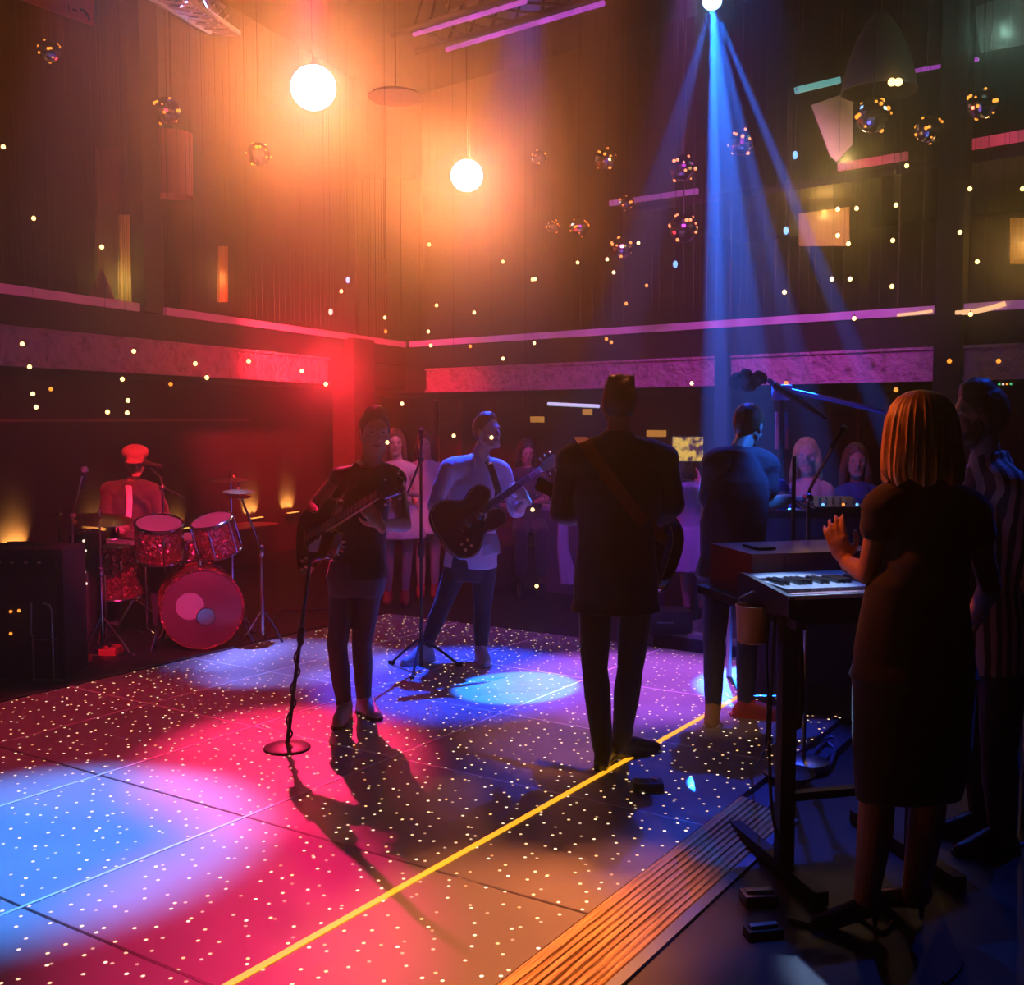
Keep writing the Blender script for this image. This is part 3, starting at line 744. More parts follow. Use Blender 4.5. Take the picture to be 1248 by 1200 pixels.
# ---- suited guitarist, back to us
Y = 5.1
J = Jmk(Y, head=(755, 494, .01), neck=(753, 534), shL=(697, 560), shR=(808, 558), elL=(685, 624, .03), wrL=(712, 628, .27), elR=(819, 614, .02), wrR=(790, 640, .24),
        hipL=(725, 706), hipR=(777, 706), knL=(725, 812, .0), knR=(768, 812, .06), anL=(735, 913, -.05), anR=(757, 904, .10))
J['toeL'] = gtoe(J['anL'], .06, .19); J['toeR'] = gtoe(J['anR'], .20, .10)
HF = (-.04, 1, 0)
p = person_body(J, HF, SK_B, 'man in a dark suit seen from behind, brown guitar strap across his back', vox=.006, legk=.9,
    hands=[dict(wrist=J['wrL'], d=(-.2, .9, .35), n=(-.8, 0, .3), side=1), dict(wrist=J['wrR'], d=(-.7, .5, -.3), n=(.3, .9, .2), side=1)])
hair_short(p, J['head'], HF, H_dark, quiff=True)
def suit_extra(m):
    c, n = J['neck'], J['head']
    m.cap(c + V((-.035, -.02, -.015)), c + V((.035, -.02, -.015)), .052, .052)
    m.loft([(c + V((0, -.012, -.03)), V((.085, 0, 0)), V((0, .075, 0))), (c + V((0, -.006, .035)), V((.066, 0, 0)), V((0, .066, 0)))], 20)
    for s in 'LR': m.cap(J['sh' + s] + V((0, 0, -.005)), J['sh' + s].lerp(J['neck'], .45) + V((0, 0, .0)), .066, .060)
jk = top(p, J, C_suit, 'jacket', g=.028, hem=-.26, sleeves=(.97, .97), vox=.007, wide=1.03, wr=.007, wscale=7, extra=suit_extra)
trousers(p, J, C_suit, g=.012, vox=.007, upto=1.0, k=.94)
shoe(p, J['anL'], J['toeL'], L_black, sole=L_black); shoe(p, J['anR'], J['toeR'], L_black, sole=L_black)
a = V((-.60, .72, .33)).normalized()
lb = W(793, 672, 5.36)
gt, GP = guitar(lb + a * .10 - V((0, 0, .0)), a, (.55, .80, .0), 'dark hollow-body guitar at the right hip of the man in the suit', 'hollow', blen=.50, thick=.075, body=G_black, bind=G_amber)
strap(gt, [W(706, 540, 5.16), W(706, 533, 5.08), W(712, 538, 4.99), W(724, 556, 4.925), W(742, 581, 4.905), W(758, 603, 4.92), W(775, 625, 4.95), W(795, 645, 5.03), W(813, 660, 5.14)], M_strap, .058,
      [(0, 0, 1), (0, -.3, 1), (-.1, -.8, .6), (0, -1, .2), (0, -1, 0), (0, -1, 0), (.2, -1, 0), (.5, -1, 0), (.9, -.5, 0)])

# ---- guitarist in the black vest
Y = 5.9
J = Jmk(Y, head=(457, 527, -.04), neck=(451, 562, 0), shL=(416, 580, -.06), shR=(482, 582, .07), elL=(384, 616, -.06), wrL=(396, 644, -.30), elR=(493, 640, -.08), wrR=(463, 640, -.52),
        hipL=(419, 703), hipR=(450, 704), knL=(411, 786, -.04), knR=(441, 784, .03), anL=(420, 864, -.04), anR=(444, 853, .10))
J['toeL'] = gtoe(J['anL'], -.01, -.20); J['toeR'] = gtoe(J['anR'], .10, -.17)
HF = (.30, -.92, -.10)
cB = W(388, 652, 5.56); tipB = W(487, 590, 4.92); aB = (tipB - cB).normalized()
p = person_body(J, HF, SK_A, 'man in a black sleeveless top playing a bass guitar, skinny dark trousers', vox=.006, legk=.86,
    hands=[dict(wrist=J['wrL'], d=(.45, -.35, -.6), n=(-.6, -.7, .3), side=1, curl=.5), dict(wrist=J['wrR'], d=(-.55, -.05, .8), n=(.25, -.9, .1), side=-1, curl=.55)])
hair_short(p, J['head'], HF, H_dark, top=.025)
face_parts(p, J['head'], HF)
def vneck(m): pass
top(p, J, C_black, 'vest', g=.014, hem=-.02, wide=.92, sleeves=(0, 0), vox=.007, wr=.006, clip=[(J['neck'] + V((.0, .0, -.012)), V((0, -.35, 1)))])
trousers(p, J, C_char, g=.008, vox=.007, upto=.93, k=.87)
for s in 'LR': shoe(p, J['an' + s], J['toe' + s], L_white, sole=L_black)
bt, BP = guitar(cB, aB, (-.72, -.62, .22), 'bass guitar with pale scratchplate held by the man in black', 'bass', blen=.46, neck=.47, head=.17, thick=.042, body=G_burst, bind=G_amber, pegs=4)
strap(bt, [BP(-.02, -.23, -.02), W(400, 620, 5.78), W(420, 590, 5.78), W(437, 566, 5.80), W(445, 560, 5.9), W(440, 566, 6.02)], L_black, .045,
      [(-.6, -.7, 0), (-.2, -1, 0), (-.1, -1, .2), (0, -.9, .5), (0, 0, 1), (0, 1, .3)])

# ---- guitarist in the white shirt
Y = 7.4
J = Jmk(Y, head=(594, 527, -.06), neck=(583, 557), shL=(548, 570, -.10), shR=(611, 573, .08), elL=(529, 616, -.16), wrL=(569, 630, -.40), elR=(630, 622, .04), wrR=(642, 609, -.18),
        hipL=(557, 690), hipR=(590, 691), knL=(538, 740, -.10), knR=(588, 745, -.02), anL=(519, 787, -.12), anR=(586, 791, -.10))
J['toeL'] = gtoe(J['anL'], -.15, -.13); J['toeR'] = gtoe(J['anR'], .05, -.20)
HF = (.72, -.66, .10)
cC = W(571, 634, 6.98); aC = V((.60, .36, .40)).normalized()
p = person_body(J, HF, SK_A, 'man in a white shirt with rolled sleeves playing a semi-hollow guitar', vox=.007, legk=.9,
    hands=[dict(wrist=J['wrL'], d=(.95, -.05, -.05), n=(0, -.9, .3), side=-1, curl=.45), dict(wrist=J['wrR'], d=(-.55, -.15, .75), n=(.3, -.9, .1), side=-1, curl=.5)])
hair_short(p, J['head'], HF, H_brown, top=.02)
face_parts(p, J['head'], HF)
def collarC(m):
    c = J['neck']; h = J['head']
    m.loft([(c + V((0, 0, -.03)), V((.085, .02, 0)), V((-.015, .075, 0))), (c + V((.006, 0, .022)), V((.070, .015, 0)), V((-.012, .066, 0)))], 20)
    for s in (-1, 1): m.cap(c + V((.02 + .05 * s, -.075, -.005)), c + V((.02 + .045 * s, -.10, -.05)), .012, .016)
    m.cap(J['elL'].lerp(J['wrL'], .02), J['elL'].lerp(J['wrL'], .12), .056, .058); m.cap(J['elR'].lerp(J['shR'], .1), J['elR'], .056, .058)
top(p, J, C_white, 'shirt', g=.018, hem=-.08, sleeves=(.58, .56), vox=.0075, wr=.010, wscale=8, extra=collarC)
m = MB(); m.loft([(W(596, 650, 7.22), V((.055, -.02, 0)), V((.01, .012, 0))), (W(598, 664, 7.19), V((.062, -.02, .01)), V((.01, .014, 0))), (W(600, 676, 7.18), V((.060, -.03, .015)), V((.01, .010, 0)))], 16)
m.organic('shirt_tail', C_white, p, .006, 2, wr=.004, wscale=20, label='pale shirt tail hanging below the guitar')
trousers(p, J, C_black, g=.010, vox=.008, upto=.92, k=.9)
for s in 'LR': shoe(p, J['an' + s], J['toe' + s], L_white, sole=L_white)
ct, CP = guitar(cC, aC, (.10, -.98, .12), 'semi-hollow electric guitar with dark glossy body held by the man in white', 'semi', blen=.47, scale=.98)
strap(ct, [CP(.06, .20, -.02), W(607, 598, 7.20), W(602, 580, 7.24), W(597, 566, 7.30), W(590, 559, 7.42)], L_black, .042, [(0, -1, 0), (0, -1, 0), (0, -1, .1), (0, -.8, .6), (0, 0, 1)])

# ---- percussionist, back three-quarter
Y = 5.9
J = Jmk(Y, head=(912, 520, .08), neck=(899, 549, 0), shL=(872, 564, -.02), shR=(934, 566, .04), elL=(863, 630, .08), wrL=(888, 640, .33), elR=(933, 615, .03), wrR=(962, 608, .16),
        hipL=(876, 702), hipR=(910, 702), knL=(870, 784, -.02), knR=(911, 784, .04), anL=(869, 862, -.06), anR=(908, 858, .02))
J['toeL'] = gtoe(J['anL'], -.05, -.20); J['toeR'] = gtoe(J['anR'], .22, -.06)
HF = (.55, .70, -.42); HU = unit((.3, .35, .88))
p = person_body(J, HF, SK_A, 'man in a loose dark T-shirt leaning over the percussion table, seen from behind', vox=.0065, hup=HU, legk=.9, armk=1.1,
    hands=[dict(wrist=J['wrL'], d=(.6, .8, 0), n=(0, 0, 1), side=1), dict(wrist=J['wrR'], d=(.9, .35, -.1), n=(0, -.3, 1), side=1, curl=.3)])
hair_short(p, J['head'], HF, H_brown, up=HU)
def teeD(m):
    m.cap(J['shR'], J['shR'].lerp(J['elR'], .55), .066, .074); m.cap(J['shL'], J['shL'].lerp(J['elL'], .62), .070, .074)
    m.loft([((J['hipL'] + J['hipR']) / 2 + V((0, 0, z)), V((w_, 0, 0)), V((0, .14, 0))) for z, w_ in ((-.02, .185), (.12, .180), (.3, .180), (.42, .15), (.48, .10))], 24)
top(p, J, C_tee, 'shirt', g=.026, hem=-.05, sleeves=(0, 0), vox=.0075, wide=1.08, wr=.012, wscale=6, extra=teeD)
trousers(p, J, C_jean, g=.010, vox=.0075, upto=.97, k=.9)
shoe(p, J['anL'], J['toeL'], L_tan, sole=L_white, label='mustard yellow sneaker'); shoe(p, J['anR'], J['toeR'], L_red, sole=L_red, label='red sneaker')

# ---- woman in the black dress, nearest
Y = 3.55
J = Jmk(Y, head=(1119, 530, 0), neck=(1121, 584, 0), shL=(1077, 617, 0), shR=(1184, 622, .01), elL=(1058, 700, .02), wrL=(1031, 684, .20), elR=(1207, 716, 0), wrR=(1186, 752, .20),
        hipL=(1086, 826), hipR=(1140, 826), knL=(1070, 965, .03), knR=(1133, 962, .0), anL=(1056, 1092, -.02), anR=(1114, 1092, .06))
J['back'] = V((0, -1, 0))
J['toeL'] = V((J['anL'].x - .16, J['anL'].y + .02, 0)); J['toeR'] = V((J['anR'].x - .10, J['anR'].y + .14, 0))
HF = (-.22, .97, 0)
p = person_body(J, HF, SK_B, 'woman with a straight blonde bob and black dress clapping, back to us', vox=.0055, female=True, hs=.98, armk=.92,
    hands=[dict(wrist=J['wrL'], d=(-.32, .15, .9), n=(-.55, -.80, 0), side=1, curl=.28), dict(wrist=J['wrR'], d=(-.2, .7, -.2), n=(.5, -.2, .8), side=1, curl=.6)], legk=1.08)
# the second, clapping palm reaches round from the front
m = MB()
c = J['head']; f = unit(HF); r = f.cross(V((0, 0, 1))).normalized(); u = V((0, 0, 1))
def bobring(z, rx, ry, off):
    n = 180; vs_ = []
    for i in range(n):
        t = 2 * math.pi * i / n
        am = .010 * max(0, math.sin(i * .9 + z * 6) * .6 + .4 * math.sin(i * 2.3 + 1 + z * 9)) + .007 * noise.noise(V((math.cos(t) * 9, math.sin(t) * 9, z * 4)))
        am *= min(1, max(0, (.15 - z) * 8))
        vs_.append(m.bm.verts.new(c + r * ((rx + am) * math.cos(t)) + f * ((ry + am) * math.sin(t) + off) + u * (z + .012 * math.sin(7 * t) * (1 if z < -.12 else 0))))
    return vs_
prev = None
for z, rx, ry, o in ((.146, .012, .014, -.01), (.140, .040, .048, -.012), (.124, .068, .078, -.014), (.095, .090, .097, -.018), (.05, .104, .108, -.022), (0, .112, .112, -.026), (-.05, .118, .113, -.028), (-.10, .122, .111, -.030), (-.135, .120, .106, -.032), (-.150, .110, .096, -.034), (-.140, .095, .080, -.034), (-.05, .092, .085, -.03)):
    q = bobring(z, rx, ry, o)
    if prev:
        for i in range(len(q)): m.bm.faces.new((prev[i], prev[(i + 1) % len(q)], q[(i + 1) % len(q)], q[i]))
    else: m.bm.faces.new(q)
    prev = q
# open the front for the face
geom = [v for v in m.bm.verts if (v.co - c).dot(f) > .055 and (v.co - c).dot(u) < .075]
bmesh.ops.delete(m.bm, geom=geom, context='VERTS')
m.build('hair', H_blond, p, angle=1.2)
m = MB(); torso(m, J, .020, .02, 1.12, True, n=32)
hc = (J['hipL'] + J['hipR']) / 2
m.loft([(hc + V((0, 0, .40)), V((.110, 0, 0)), V((0, .085, 0))), (hc + V((0, 0, .32)), V((.160, 0, 0)), V((0, .122, 0))), (hc + V((0, 0, .22)), V((.176, 0, 0)), V((0, .134, 0))), (hc + V((0, 0, .10)), V((.192, 0, 0)), V((0, .142, 0))), (hc + V((0, 0, -.04)), V((.200, 0, 0)), V((0, .148, 0))), (hc + V((.0, 0, -.22)), V((.195, 0, 0)), V((0, .145, 0))), (hc + V((-.005, 0, -.41)), V((.176, .02, 0)), V((0, .138, -.02)))], 40)
for s in 'LR': m.cap(J['sh' + s], J['sh' + s].lerp(J['el' + s], .30), .062, .062)
m.organic('dress', C_black, p, .0065, 14, wr=.006, wscale=6, wstretch=(1, 1, .5), clip=[(hc + V((0, 0, -.40)), V((.06, 0, -1)))])
for s in 'LR':
    an, toe = J['an' + s], J['toe' + s]
    m = MB(); d = toe - an; d.z = 0; d.normalize(); heel = an - d * .03
    m.cap(V((an.x, an.y, .085)) - d * .012, V((toe.x, toe.y, .03)) - d * .05, .036, .034); m.cap(V((toe.x, toe.y, .03)) - d * .05, V((toe.x, toe.y, .02)), .034, .018)
    m.cap(V((heel.x, heel.y, .105)), V((heel.x, heel.y, .09)) , .034, .030); m.cap(V((heel.x, heel.y, .08)), V((heel.x, heel.y, .012)), .014, .007)
    m.organic('shoe', L_black, p, .005, 2, label='black high-heeled shoe')
m = MB(); q = J['elR'].lerp(J['wrR'], .93); x, y_, z_ = frame_from(J['wrR'] - J['elR'])
for k in range(3):
    cc = q - z_ * .012 * k; m.tube([cc + x * .034 * math.cos(t) + y_ * .034 * math.sin(t) for t in [i * math.pi / 8 for i in range(17)]], .0028, 6)
m.build('bracelet', M_chrome, p)

# ---- bearded man behind her
Y = 4.25
J = Jmk(Y, head=(1192, 510, 0), neck=(1206, 560, .02), shL=(1186, 588, .16), shR=(1232, 592, -.13), elL=(1185, 690, .18), wrL=(1170, 690, .34), elR=(1252, 690, -.12), wrR=(1250, 770, -.05),
        hipL=(1196, 775, .09), hipR=(1222, 775, -.06), knL=(1196, 905, .10), knR=(1218, 905, -.06), anL=(1198, 1010, .08), anR=(1222, 1018, -.08))
J['toeL'] = V((J['anL'].x - .2, J['anL'].y + .03, 0)); J['toeR'] = V((J['anR'].x - .2, J['anR'].y - .02, 0))
J['anL'].z = J['anR'].z = .09
HF = (-.93, .12, -.03)
p = person_body(J, HF, SK_B, 'man in a striped shirt in profile, standing behind the woman in black', vox=.006, hs=1.04,
    hands=[dict(wrist=J['wrL'], d=(-.9, .2, .2), n=(0, 0, 1), side=1, curl=.6), dict(wrist=J['wrR'], d=(-.1, .1, -1), n=(.9, -.2, 0), side=1, curl=.4)])
hair_short(p, J['head'], HF, H_brown, s=1.04, top=.03)
face_parts(p, J['head'], HF, s=1.04)
c = J['head']; f = unit(HF); r = f.cross(V((0, 0, 1))).normalized()
m = MB()
for sd in (-1, 1): m.chain([c + r * .066 * sd + f * .01 + V((0, 0, -.02)), c + r * .058 * sd + f * .04 + V((0, 0, -.075)), c + f * .085 + V((0, 0, -.108))], [.024, .032, .034])
m.cap(c + f * .092 + r * .02 + V((0, 0, -.052)), c + f * .092 - r * .02 + V((0, 0, -.052)), .008, .008)
m.organic('beard', H_brown, p, .006, 2, wr=.004, wscale=50)
def stripe_mat():
    m = mat('striped_cloth', (.5, .4, .4), .8); nt = m.node_tree; b = nt.nodes['Principled BSDF']
    tc = nt.nodes.new('ShaderNodeTexCoord'); wv = nt.nodes.new('ShaderNodeTexWave'); wv.bands_direction = 'X'; wv.inputs['Scale'].default_value = 9; wv.inputs['Distortion'].default_value = 1.2
    cr = nt.nodes.new('ShaderNodeValToRGB'); cr.color_ramp.elements[0].color = (.05, .03, .035, 1); cr.color_ramp.elements[1].color = (.62, .45, .42, 1); cr.color_ramp.elements[0].position = .42; cr.color_ramp.elements[1].position = .58
    nt.links.new(tc.outputs['Object'], wv.inputs['Vector']); nt.links.new(wv.outputs['Fac'], cr.inputs['Fac']); nt.links.new(cr.outputs['Color'], b.inputs['Base Color']); return m
def colF(m):
    cc = J['neck']; m.loft([(cc + V((0, 0, -.04)), V((.085, 0, 0)), V((0, .085, 0))), (cc + V((-.006, 0, .03)), V((.068, 0, 0)), V((0, .068, 0)))], 20)
top(p, J, stripe_mat(), 'shirt', g=.022, hem=-.22, sleeves=(1.0, .55), vox=.0075, wr=.012, wscale=7, extra=colF)
trousers(p, J, C_black, g=.016, vox=.009)
for s in 'LR': shoe(p, J['an' + s], J['toe' + s], L_black, sole=L_black, vox=.009)

# ---- drummer
Y = 8.9
J = Jmk(Y, head=(165, 562, -.02), neck=(160, 586, 0), shL=(134, 598, -.02), shR=(188, 600, .0), elL=(129, 634, -.10), wrL=(150, 640, -.36), elR=(201, 634, -.05), wrR=(186, 634, -.34),
        hipL=(148, 668), hipR=(176, 668), knL=(134, 676, -.42), knR=(190, 676, -.42), anL=(138, 742, -.45), anR=(196, 742, -.50))
for s, dx in (('L', -.02), ('R', .04)): J['an' + s].z = .09; J['toe' + s] = V((J['an' + s].x + dx, J['an' + s].y - .2, 0))
HF = (.30, -.90, -.25)
p = person_body(J, HF, SK_A, 'drummer in a flat cap and dark jacket sitting behind the red drum kit', vox=.008, hs=1.02,
    hands=[dict(wrist=J['wrL'], d=(.4, -.9, 0), n=(0, 0, 1), side=1, curl=.9), dict(wrist=J['wrR'], d=(-.4, -.9, 0), n=(0, 0, 1), side=-1, curl=.9)])
hair_short(p, J['head'], HF, H_brown, s=1.02, vox=.008)
face_parts(p, J['head'], HF, s=1.02)
m = MB(); c = J['head']; f = unit(HF); r = f.cross(V((0, 0, 1))).normalized(); u = r.cross(f)
m.ell(c + u * .070 - f * .020, (.108, .130, .062), (r, f, u)); m.cap(c + u * .040 + f * .085 - r * .04, c + u * .040 + f * .085 + r * .04, .030, .030); m.ell(c + u * .030 + f * .115, (.078, .050, .012), (r, f, u)); m.ell(c + u * .030 - f * .02, (.086, .106, .05), (r, f, u))
m.organic('cap', mat('cap_wool', (.26, .16, .14), .8), p, .008, 2)
top(p, J, C_char, 'jacket', g=.026, hem=-.1, sleeves=(.95, .95), vox=.009, wr=.012, wscale=7)
m = MB(); rg = (J['shR'] - J['shL']).normalized()
m.loft([(J['neck'] + V((.01, -.10, -.03)), rg * .03, V((0, .01, 0))), (W(158, 612, 8.72), rg * .028, V((0, .008, 0))), (W(156, 636, 8.70), rg * .026, V((0, .008, 0)))], 12)
m.organic('shirt_front', C_white, p, .007, 1, label='pale shirt front inside the jacket')
trousers(p, J, C_char, g=.014, vox=.010)
for s in 'LR': shoe(p, J['an' + s], J['toe' + s], L_black, vox=.010)
for wr_, tgt in ((J['wrL'], W(178, 648, 8.25)), (J['wrR'], W(224, 640, 8.35))):
    q = unit(tgt - wr_); MB().cyl(wr_ + V((0, -.05, -.01)) - q * .06, wr_ + V((0, -.05, -.01)) + q * .34, .007, .005, 8).build('drumstick', G_neck, label='wooden drumstick held by the drummer', cat='drumstick', group='drumsticks in the hands of the drummer')

# ---- onlookers
def onlooker(Y, J, hf, label, dress, hair_m, length=.25, sk=SK_A, hands=(), hem=None, sleeves=(0, 0), vox=.010, female=True, legs=True, shoes=L_black, hemw=.24, tr=None, trc=None):
    pr = person_body(J, hf, sk, label, vox=vox, female=female, legs=legs, hands=hands, legk=.85, armk=.9 if female else 1)
    if length: hair_long(pr, J['head'], hf, hair_m, length=length, vox=.009)
    else: hair_short(pr, J['head'], hf, hair_m, vox=.009)
    face_parts(pr, J['head'], hf)
    if hem is not None:
        m = MB(); torso(m, J, .012, -.18, .96, female)
        hc = (J['hipL'] + J['hipR']) / 2
        skirt(m, [(hc + V((0, 0, .12)), V((.155, 0, 0)), V((0, .12, 0)), 0), (hc, V((.19, 0, 0)), V((0, .15, 0)), .02), (V((hc.x, hc.y, hem)), V((hemw, 0, 0)), V((0, .19, 0)), .06)])
        for s, q in zip('LR', sleeves):
            if q: arm(m, J, s, .012, q, k=.9)
        m.organic('dress', dress, pr, .010, 2, wr=.004, wscale=9, wstretch=(1, 1, .3))
    else:
        top(pr, J, dress, 'top', g=.016, sleeves=sleeves, vox=.010, female=female, wr=.01)
    if tr: trousers(pr, J, tr, vox=.012)
    if legs:
        for s in 'LR':
            J['an' + s].z = .09
            shoe(pr, J['an' + s], V((J['an' + s].x + .01, J['an' + s].y - .19, 0)), shoes, vox=.010)
    return pr
Y = 10.0
J = Jmk(Y, head=(482, 540), neck=(485, 561), shL=(470, 571), shR=(502, 572), elL=(463, 600, .0), wrL=(478, 612, -.15), elR=(510, 602, -.05), wrR=(494, 600, -.24), hipL=(476, 630), hipR=(498, 630), knL=(474, 686, -.03), knR=(496, 684), anL=(473, 724, -.02), anR=(494, 723))
onlooker(Y, J, (.1, -1, 0), 'woman in a knee-length pale dress standing behind the bass player', C_cream, H_brown, .14, hem=J['hipL'].z - .19, sk=SK_C, shoes=L_red,
         hands=[dict(wrist=J['wrL'], d=(.6, -.5, .4), n=(-.5, -.5, 0), side=1), dict(wrist=J['wrR'], d=(-.6, -.4, .4), n=(.5, -.5, 0), side=-1)])
J = Jmk(10.4, head=(519, 542), neck=(520, 560), shL=(506, 570), shR=(535, 571), elL=(505, 600, -.0), wrL=(508, 612, -.2), elR=(538, 600), wrR=(532, 624), hipL=(513, 630), hipR=(531, 630), knL=(513, 682), knR=(530, 682), anL=(513, 718), anR=(530, 718))
onlooker(10.4, J, (-.2, -1, 0), 'woman in a pink dress half hidden behind the white-shirted guitarist', C_cream, H_dark, .2, hem=J['hipL'].z - .15, sk=SK_C, shoes=L_red, hemw=.2,
         hands=[dict(wrist=J['wrL'], d=(0, -.8, -.4), n=(-.9, 0, 0), side=1), dict(wrist=J['wrR'], d=(0, -.2, -1), n=(.9, 0, 0), side=-1)])
J = Jmk(10.8, head=(641, 551), neck=(643, 570), shL=(629, 579), shR=(660, 580), elL=(624, 608), wrL=(637, 616, -.25), elR=(665, 608), wrR=(653, 612, -.25), hipL=(636, 640), hipR=(656, 640), knL=(634, 650, -.45), knR=(660, 650, -.45), anL=(635, 700, -.45), anR=(660, 700, -.45))
onlooker(10.8, J, (.3, -.9, -.2), 'dark-haired person seated behind the booth, between the two guitarists', C_char, H_dark, .12, hands=[], sk=SK_B, tr=C_char)
# woman in lilac holding up a tablet
J = Jmk(9.0, head=(829, 566, 0), neck=(834, 585), shL=(822, 597), shR=(857, 598), elL=(824, 622, .12), wrL=(826, 592, .30), elR=(864, 620, .12), wrR=(852, 592, .30), hipL=(834, 660), hipR=(856, 660), knL=(836, 706), knR=(856, 706), anL=(838, 738), anR=(856, 738))
onlooker(9.0, J, (-.05, 1, .05), 'woman in a pale lilac dress holding up a tablet, right of the suited man', C_lilac, H_dark, .06, hem=J['hipL'].z - .24, sk=SK_C, hemw=.2,
         hands=[dict(wrist=J['wrL'], d=(0, .3, .95), n=(-.9, 0, 0), side=-1, curl=.2), dict(wrist=J['wrR'], d=(0, .3, .95), n=(.9, 0, 0), side=1, curl=.2)])
# seated pair on the right
J = Jmk(7.7, head=(983, 556), neck=(985, 583), shL=(967, 598), shR=(1005, 598), elL=(962, 634), wrL=(976, 640, -.25), elR=(1010, 634), wrR=(996, 640, -.25), hipL=(974, 668), hipR=(1000, 668))
onlooker(7.7, J, (-.25, -.95, 0), 'blonde woman in a pale top seated behind the percussion table', C_cream, H_blond, .2, hands=[dict(wrist=J['wrL'], d=(.5, -.8, 0), n=(0, 0, 1), side=1), dict(wrist=J['wrR'], d=(-.5, -.8, 0), n=(0, 0, 1), side=-1)], sk=SK_C, legs=False, sleeves=(.4, .4))
J = Jmk(7.9, head=(1043, 562), neck=(1045, 588), shL=(1026, 602), shR=(1064, 602), elL=(1020, 636), wrL=(1030, 640, -.25), elR=(1068, 636), wrR=(1058, 640, -.25), hipL=(1034, 668), hipR=(1060, 668))
onlooker(7.9, J, (-.15, -.97, 0), 'long-haired woman in a blue top seated right of the blonde woman', C_blue, H_brown, .32, hands=[dict(wrist=J['wrL'], d=(.5, -.8, 0), n=(0, 0, 1), side=1), dict(wrist=J['wrR'], d=(-.5, -.8, 0), n=(0, 0, 1), side=-1)], legs=False, sleeves=(.3, .3))
# ================================================================== drum kit
def sparkle(name, col):
    m = bpy.data.materials.new(name); m.use_nodes = True; nt = m.node_tree; b = nt.nodes['Principled BSDF']
    tc = nt.nodes.new('ShaderNodeTexCoord'); vo = nt.nodes.new('ShaderNodeTexVoronoi'); vo.inputs['Scale'].default_value = 75
    vm = nt.nodes.new('ShaderNodeVectorMath'); vm.operation = 'MULTIPLY_ADD'; vm.inputs[1].default_value = (1.3,) * 3; vm.inputs[2].default_value = (-.65,) * 3
    ge = nt.nodes.new('ShaderNodeNewGeometry'); ad = nt.nodes.new('ShaderNodeVectorMath'); ad.operation = 'ADD'; no = nt.nodes.new('ShaderNodeVectorMath'); no.operation = 'NORMALIZE'
    nt.links.new(tc.outputs['Object'], vo.inputs['Vector']); nt.links.new(vo.outputs['Color'], vm.inputs[0]); nt.links.new(vm.outputs[0], ad.inputs[0]); nt.links.new(ge.outputs['Normal'], ad.inputs[1])
    nt.links.new(ad.outputs[0], no.inputs[0]); nt.links.new(no.outputs[0], b.inputs['Normal'])
    b.inputs['Base Color'].default_value = (*col, 1); b.inputs['Metallic'].default_value = .8; b.inputs['Roughness'].default_value = .22
    return m
M_spark = sparkle('red_sparkle_wrap', (.75, .12, .16))
M_head = mat('drum_head', (.42, .36, .38), .5, noise_amt=.1)
M_clear = mat('smoky_drum_head', (.15, .05, .08), .25, noise_amt=.5, scale=3)
M_brass = mat('cymbal_bronze', (.85, .50, .22), .25, metal=1, noise_amt=.2, scale=30)
def drum(c, ax, r, d, label, name, lugs=8, front=None, legs=0, cat='drum'):
    "c = centre of the struck (top) side, ax = axis pointing out of it, d = shell depth"
    c = V(c); ax = unit(ax); x, y, z = frame_from(ax); b = c - z * d
    T = empty(name, b, label, cat)
    MB().lathe([(r, -d), (r, 0)], c, ax, 40, close=False).build('shell', M_spark, T)
    for q, nm in ((c, 1), (b, -1)):
        m = MB(); m.tube([q + (x * math.cos(t) + y * math.sin(t)) * (r + .008) for t in [i * math.pi / 24 for i in range(49)]], .011, 8); m.build('hoop', M_chrome if cat == 'drum' and r < .25 else M_spark, T)
        MB().lathe([(.001, nm * .004), (r * .97, nm * .004), (r, 0)], q, ax, 40).build('drum_head', (front or M_head) if nm == 1 else M_head, T)
    for i in range(lugs):
        t = 2 * math.pi * i / lugs; o = x * math.cos(t) + y * math.sin(t)
        MB().cyl(c + o * (r + .016) - z * .005, b + o * (r + .016) + z * .005, .0045, n=6).cap(c + o * (r + .012) - z * d * .25, c + o * (r + .012) - z * d * .42, .011, .011, 8).build('tension_rod', M_chrome, T)
    for i in range(legs):
        t = 2 * math.pi * i / max(1, legs) + .5; o = x * math.cos(t) + y * math.sin(t)
        p0 = b + o * (r + .02) + z * d * .5; MB().tube([p0, V((p0.x, p0.y, .06)) , V((p0.x + o.x * .05, p0.y + o.y * .05, .012))], .009, 8).build('leg', M_chrome, T)
    return T
nb = unit((.34, -.94, 0))
cb = W(247, 743, 7.95); cb.z = .30
bd = drum(cb, nb, .285, .42, 'red sparkle bass drum with a pale round patch on its front head', 'bass_drum', 8, M_clear)
x, y, z = frame_from(nb)
MB().lathe([(.001, .006), (.10, .006), (.10, .0)], cb + V((-.085, -.03, .03)) , nb, 28).build('patch', M_head, bd, label='pale round patch')
MB().lathe([(.035, .008), (.062, .012), (.068, .006), (.068, 0)], cb + V((.02, .005, -.055)), nb, 28).build('port_ring', M_steel, bd)
for sd in (-1, 1):
    rt = V((nb.y, -nb.x, 0)) * -sd
    p0 = cb - nb * .12 + rt * .27 + V((0, 0, -.05)); MB().tube([p0, V((p0.x + rt.x * .10 + nb.x * .1, p0.y + rt.y * .1 + nb.y * .1, .01))], .010, 8).build('spur', M_chrome, bd)
m = MB(); p0 = cb - nb * .22 + V((0, 0, .29)); m.cyl(p0, p0 + V((0, 0, .10)), .016, n=10); m.build('tom_post', M_chrome, bd)
drum(W(194, 638, 8.12), (.12, -.28, .95), .165, .27, 'red sparkle rack tom above the left side of the bass drum', 'rack_tom', 6)
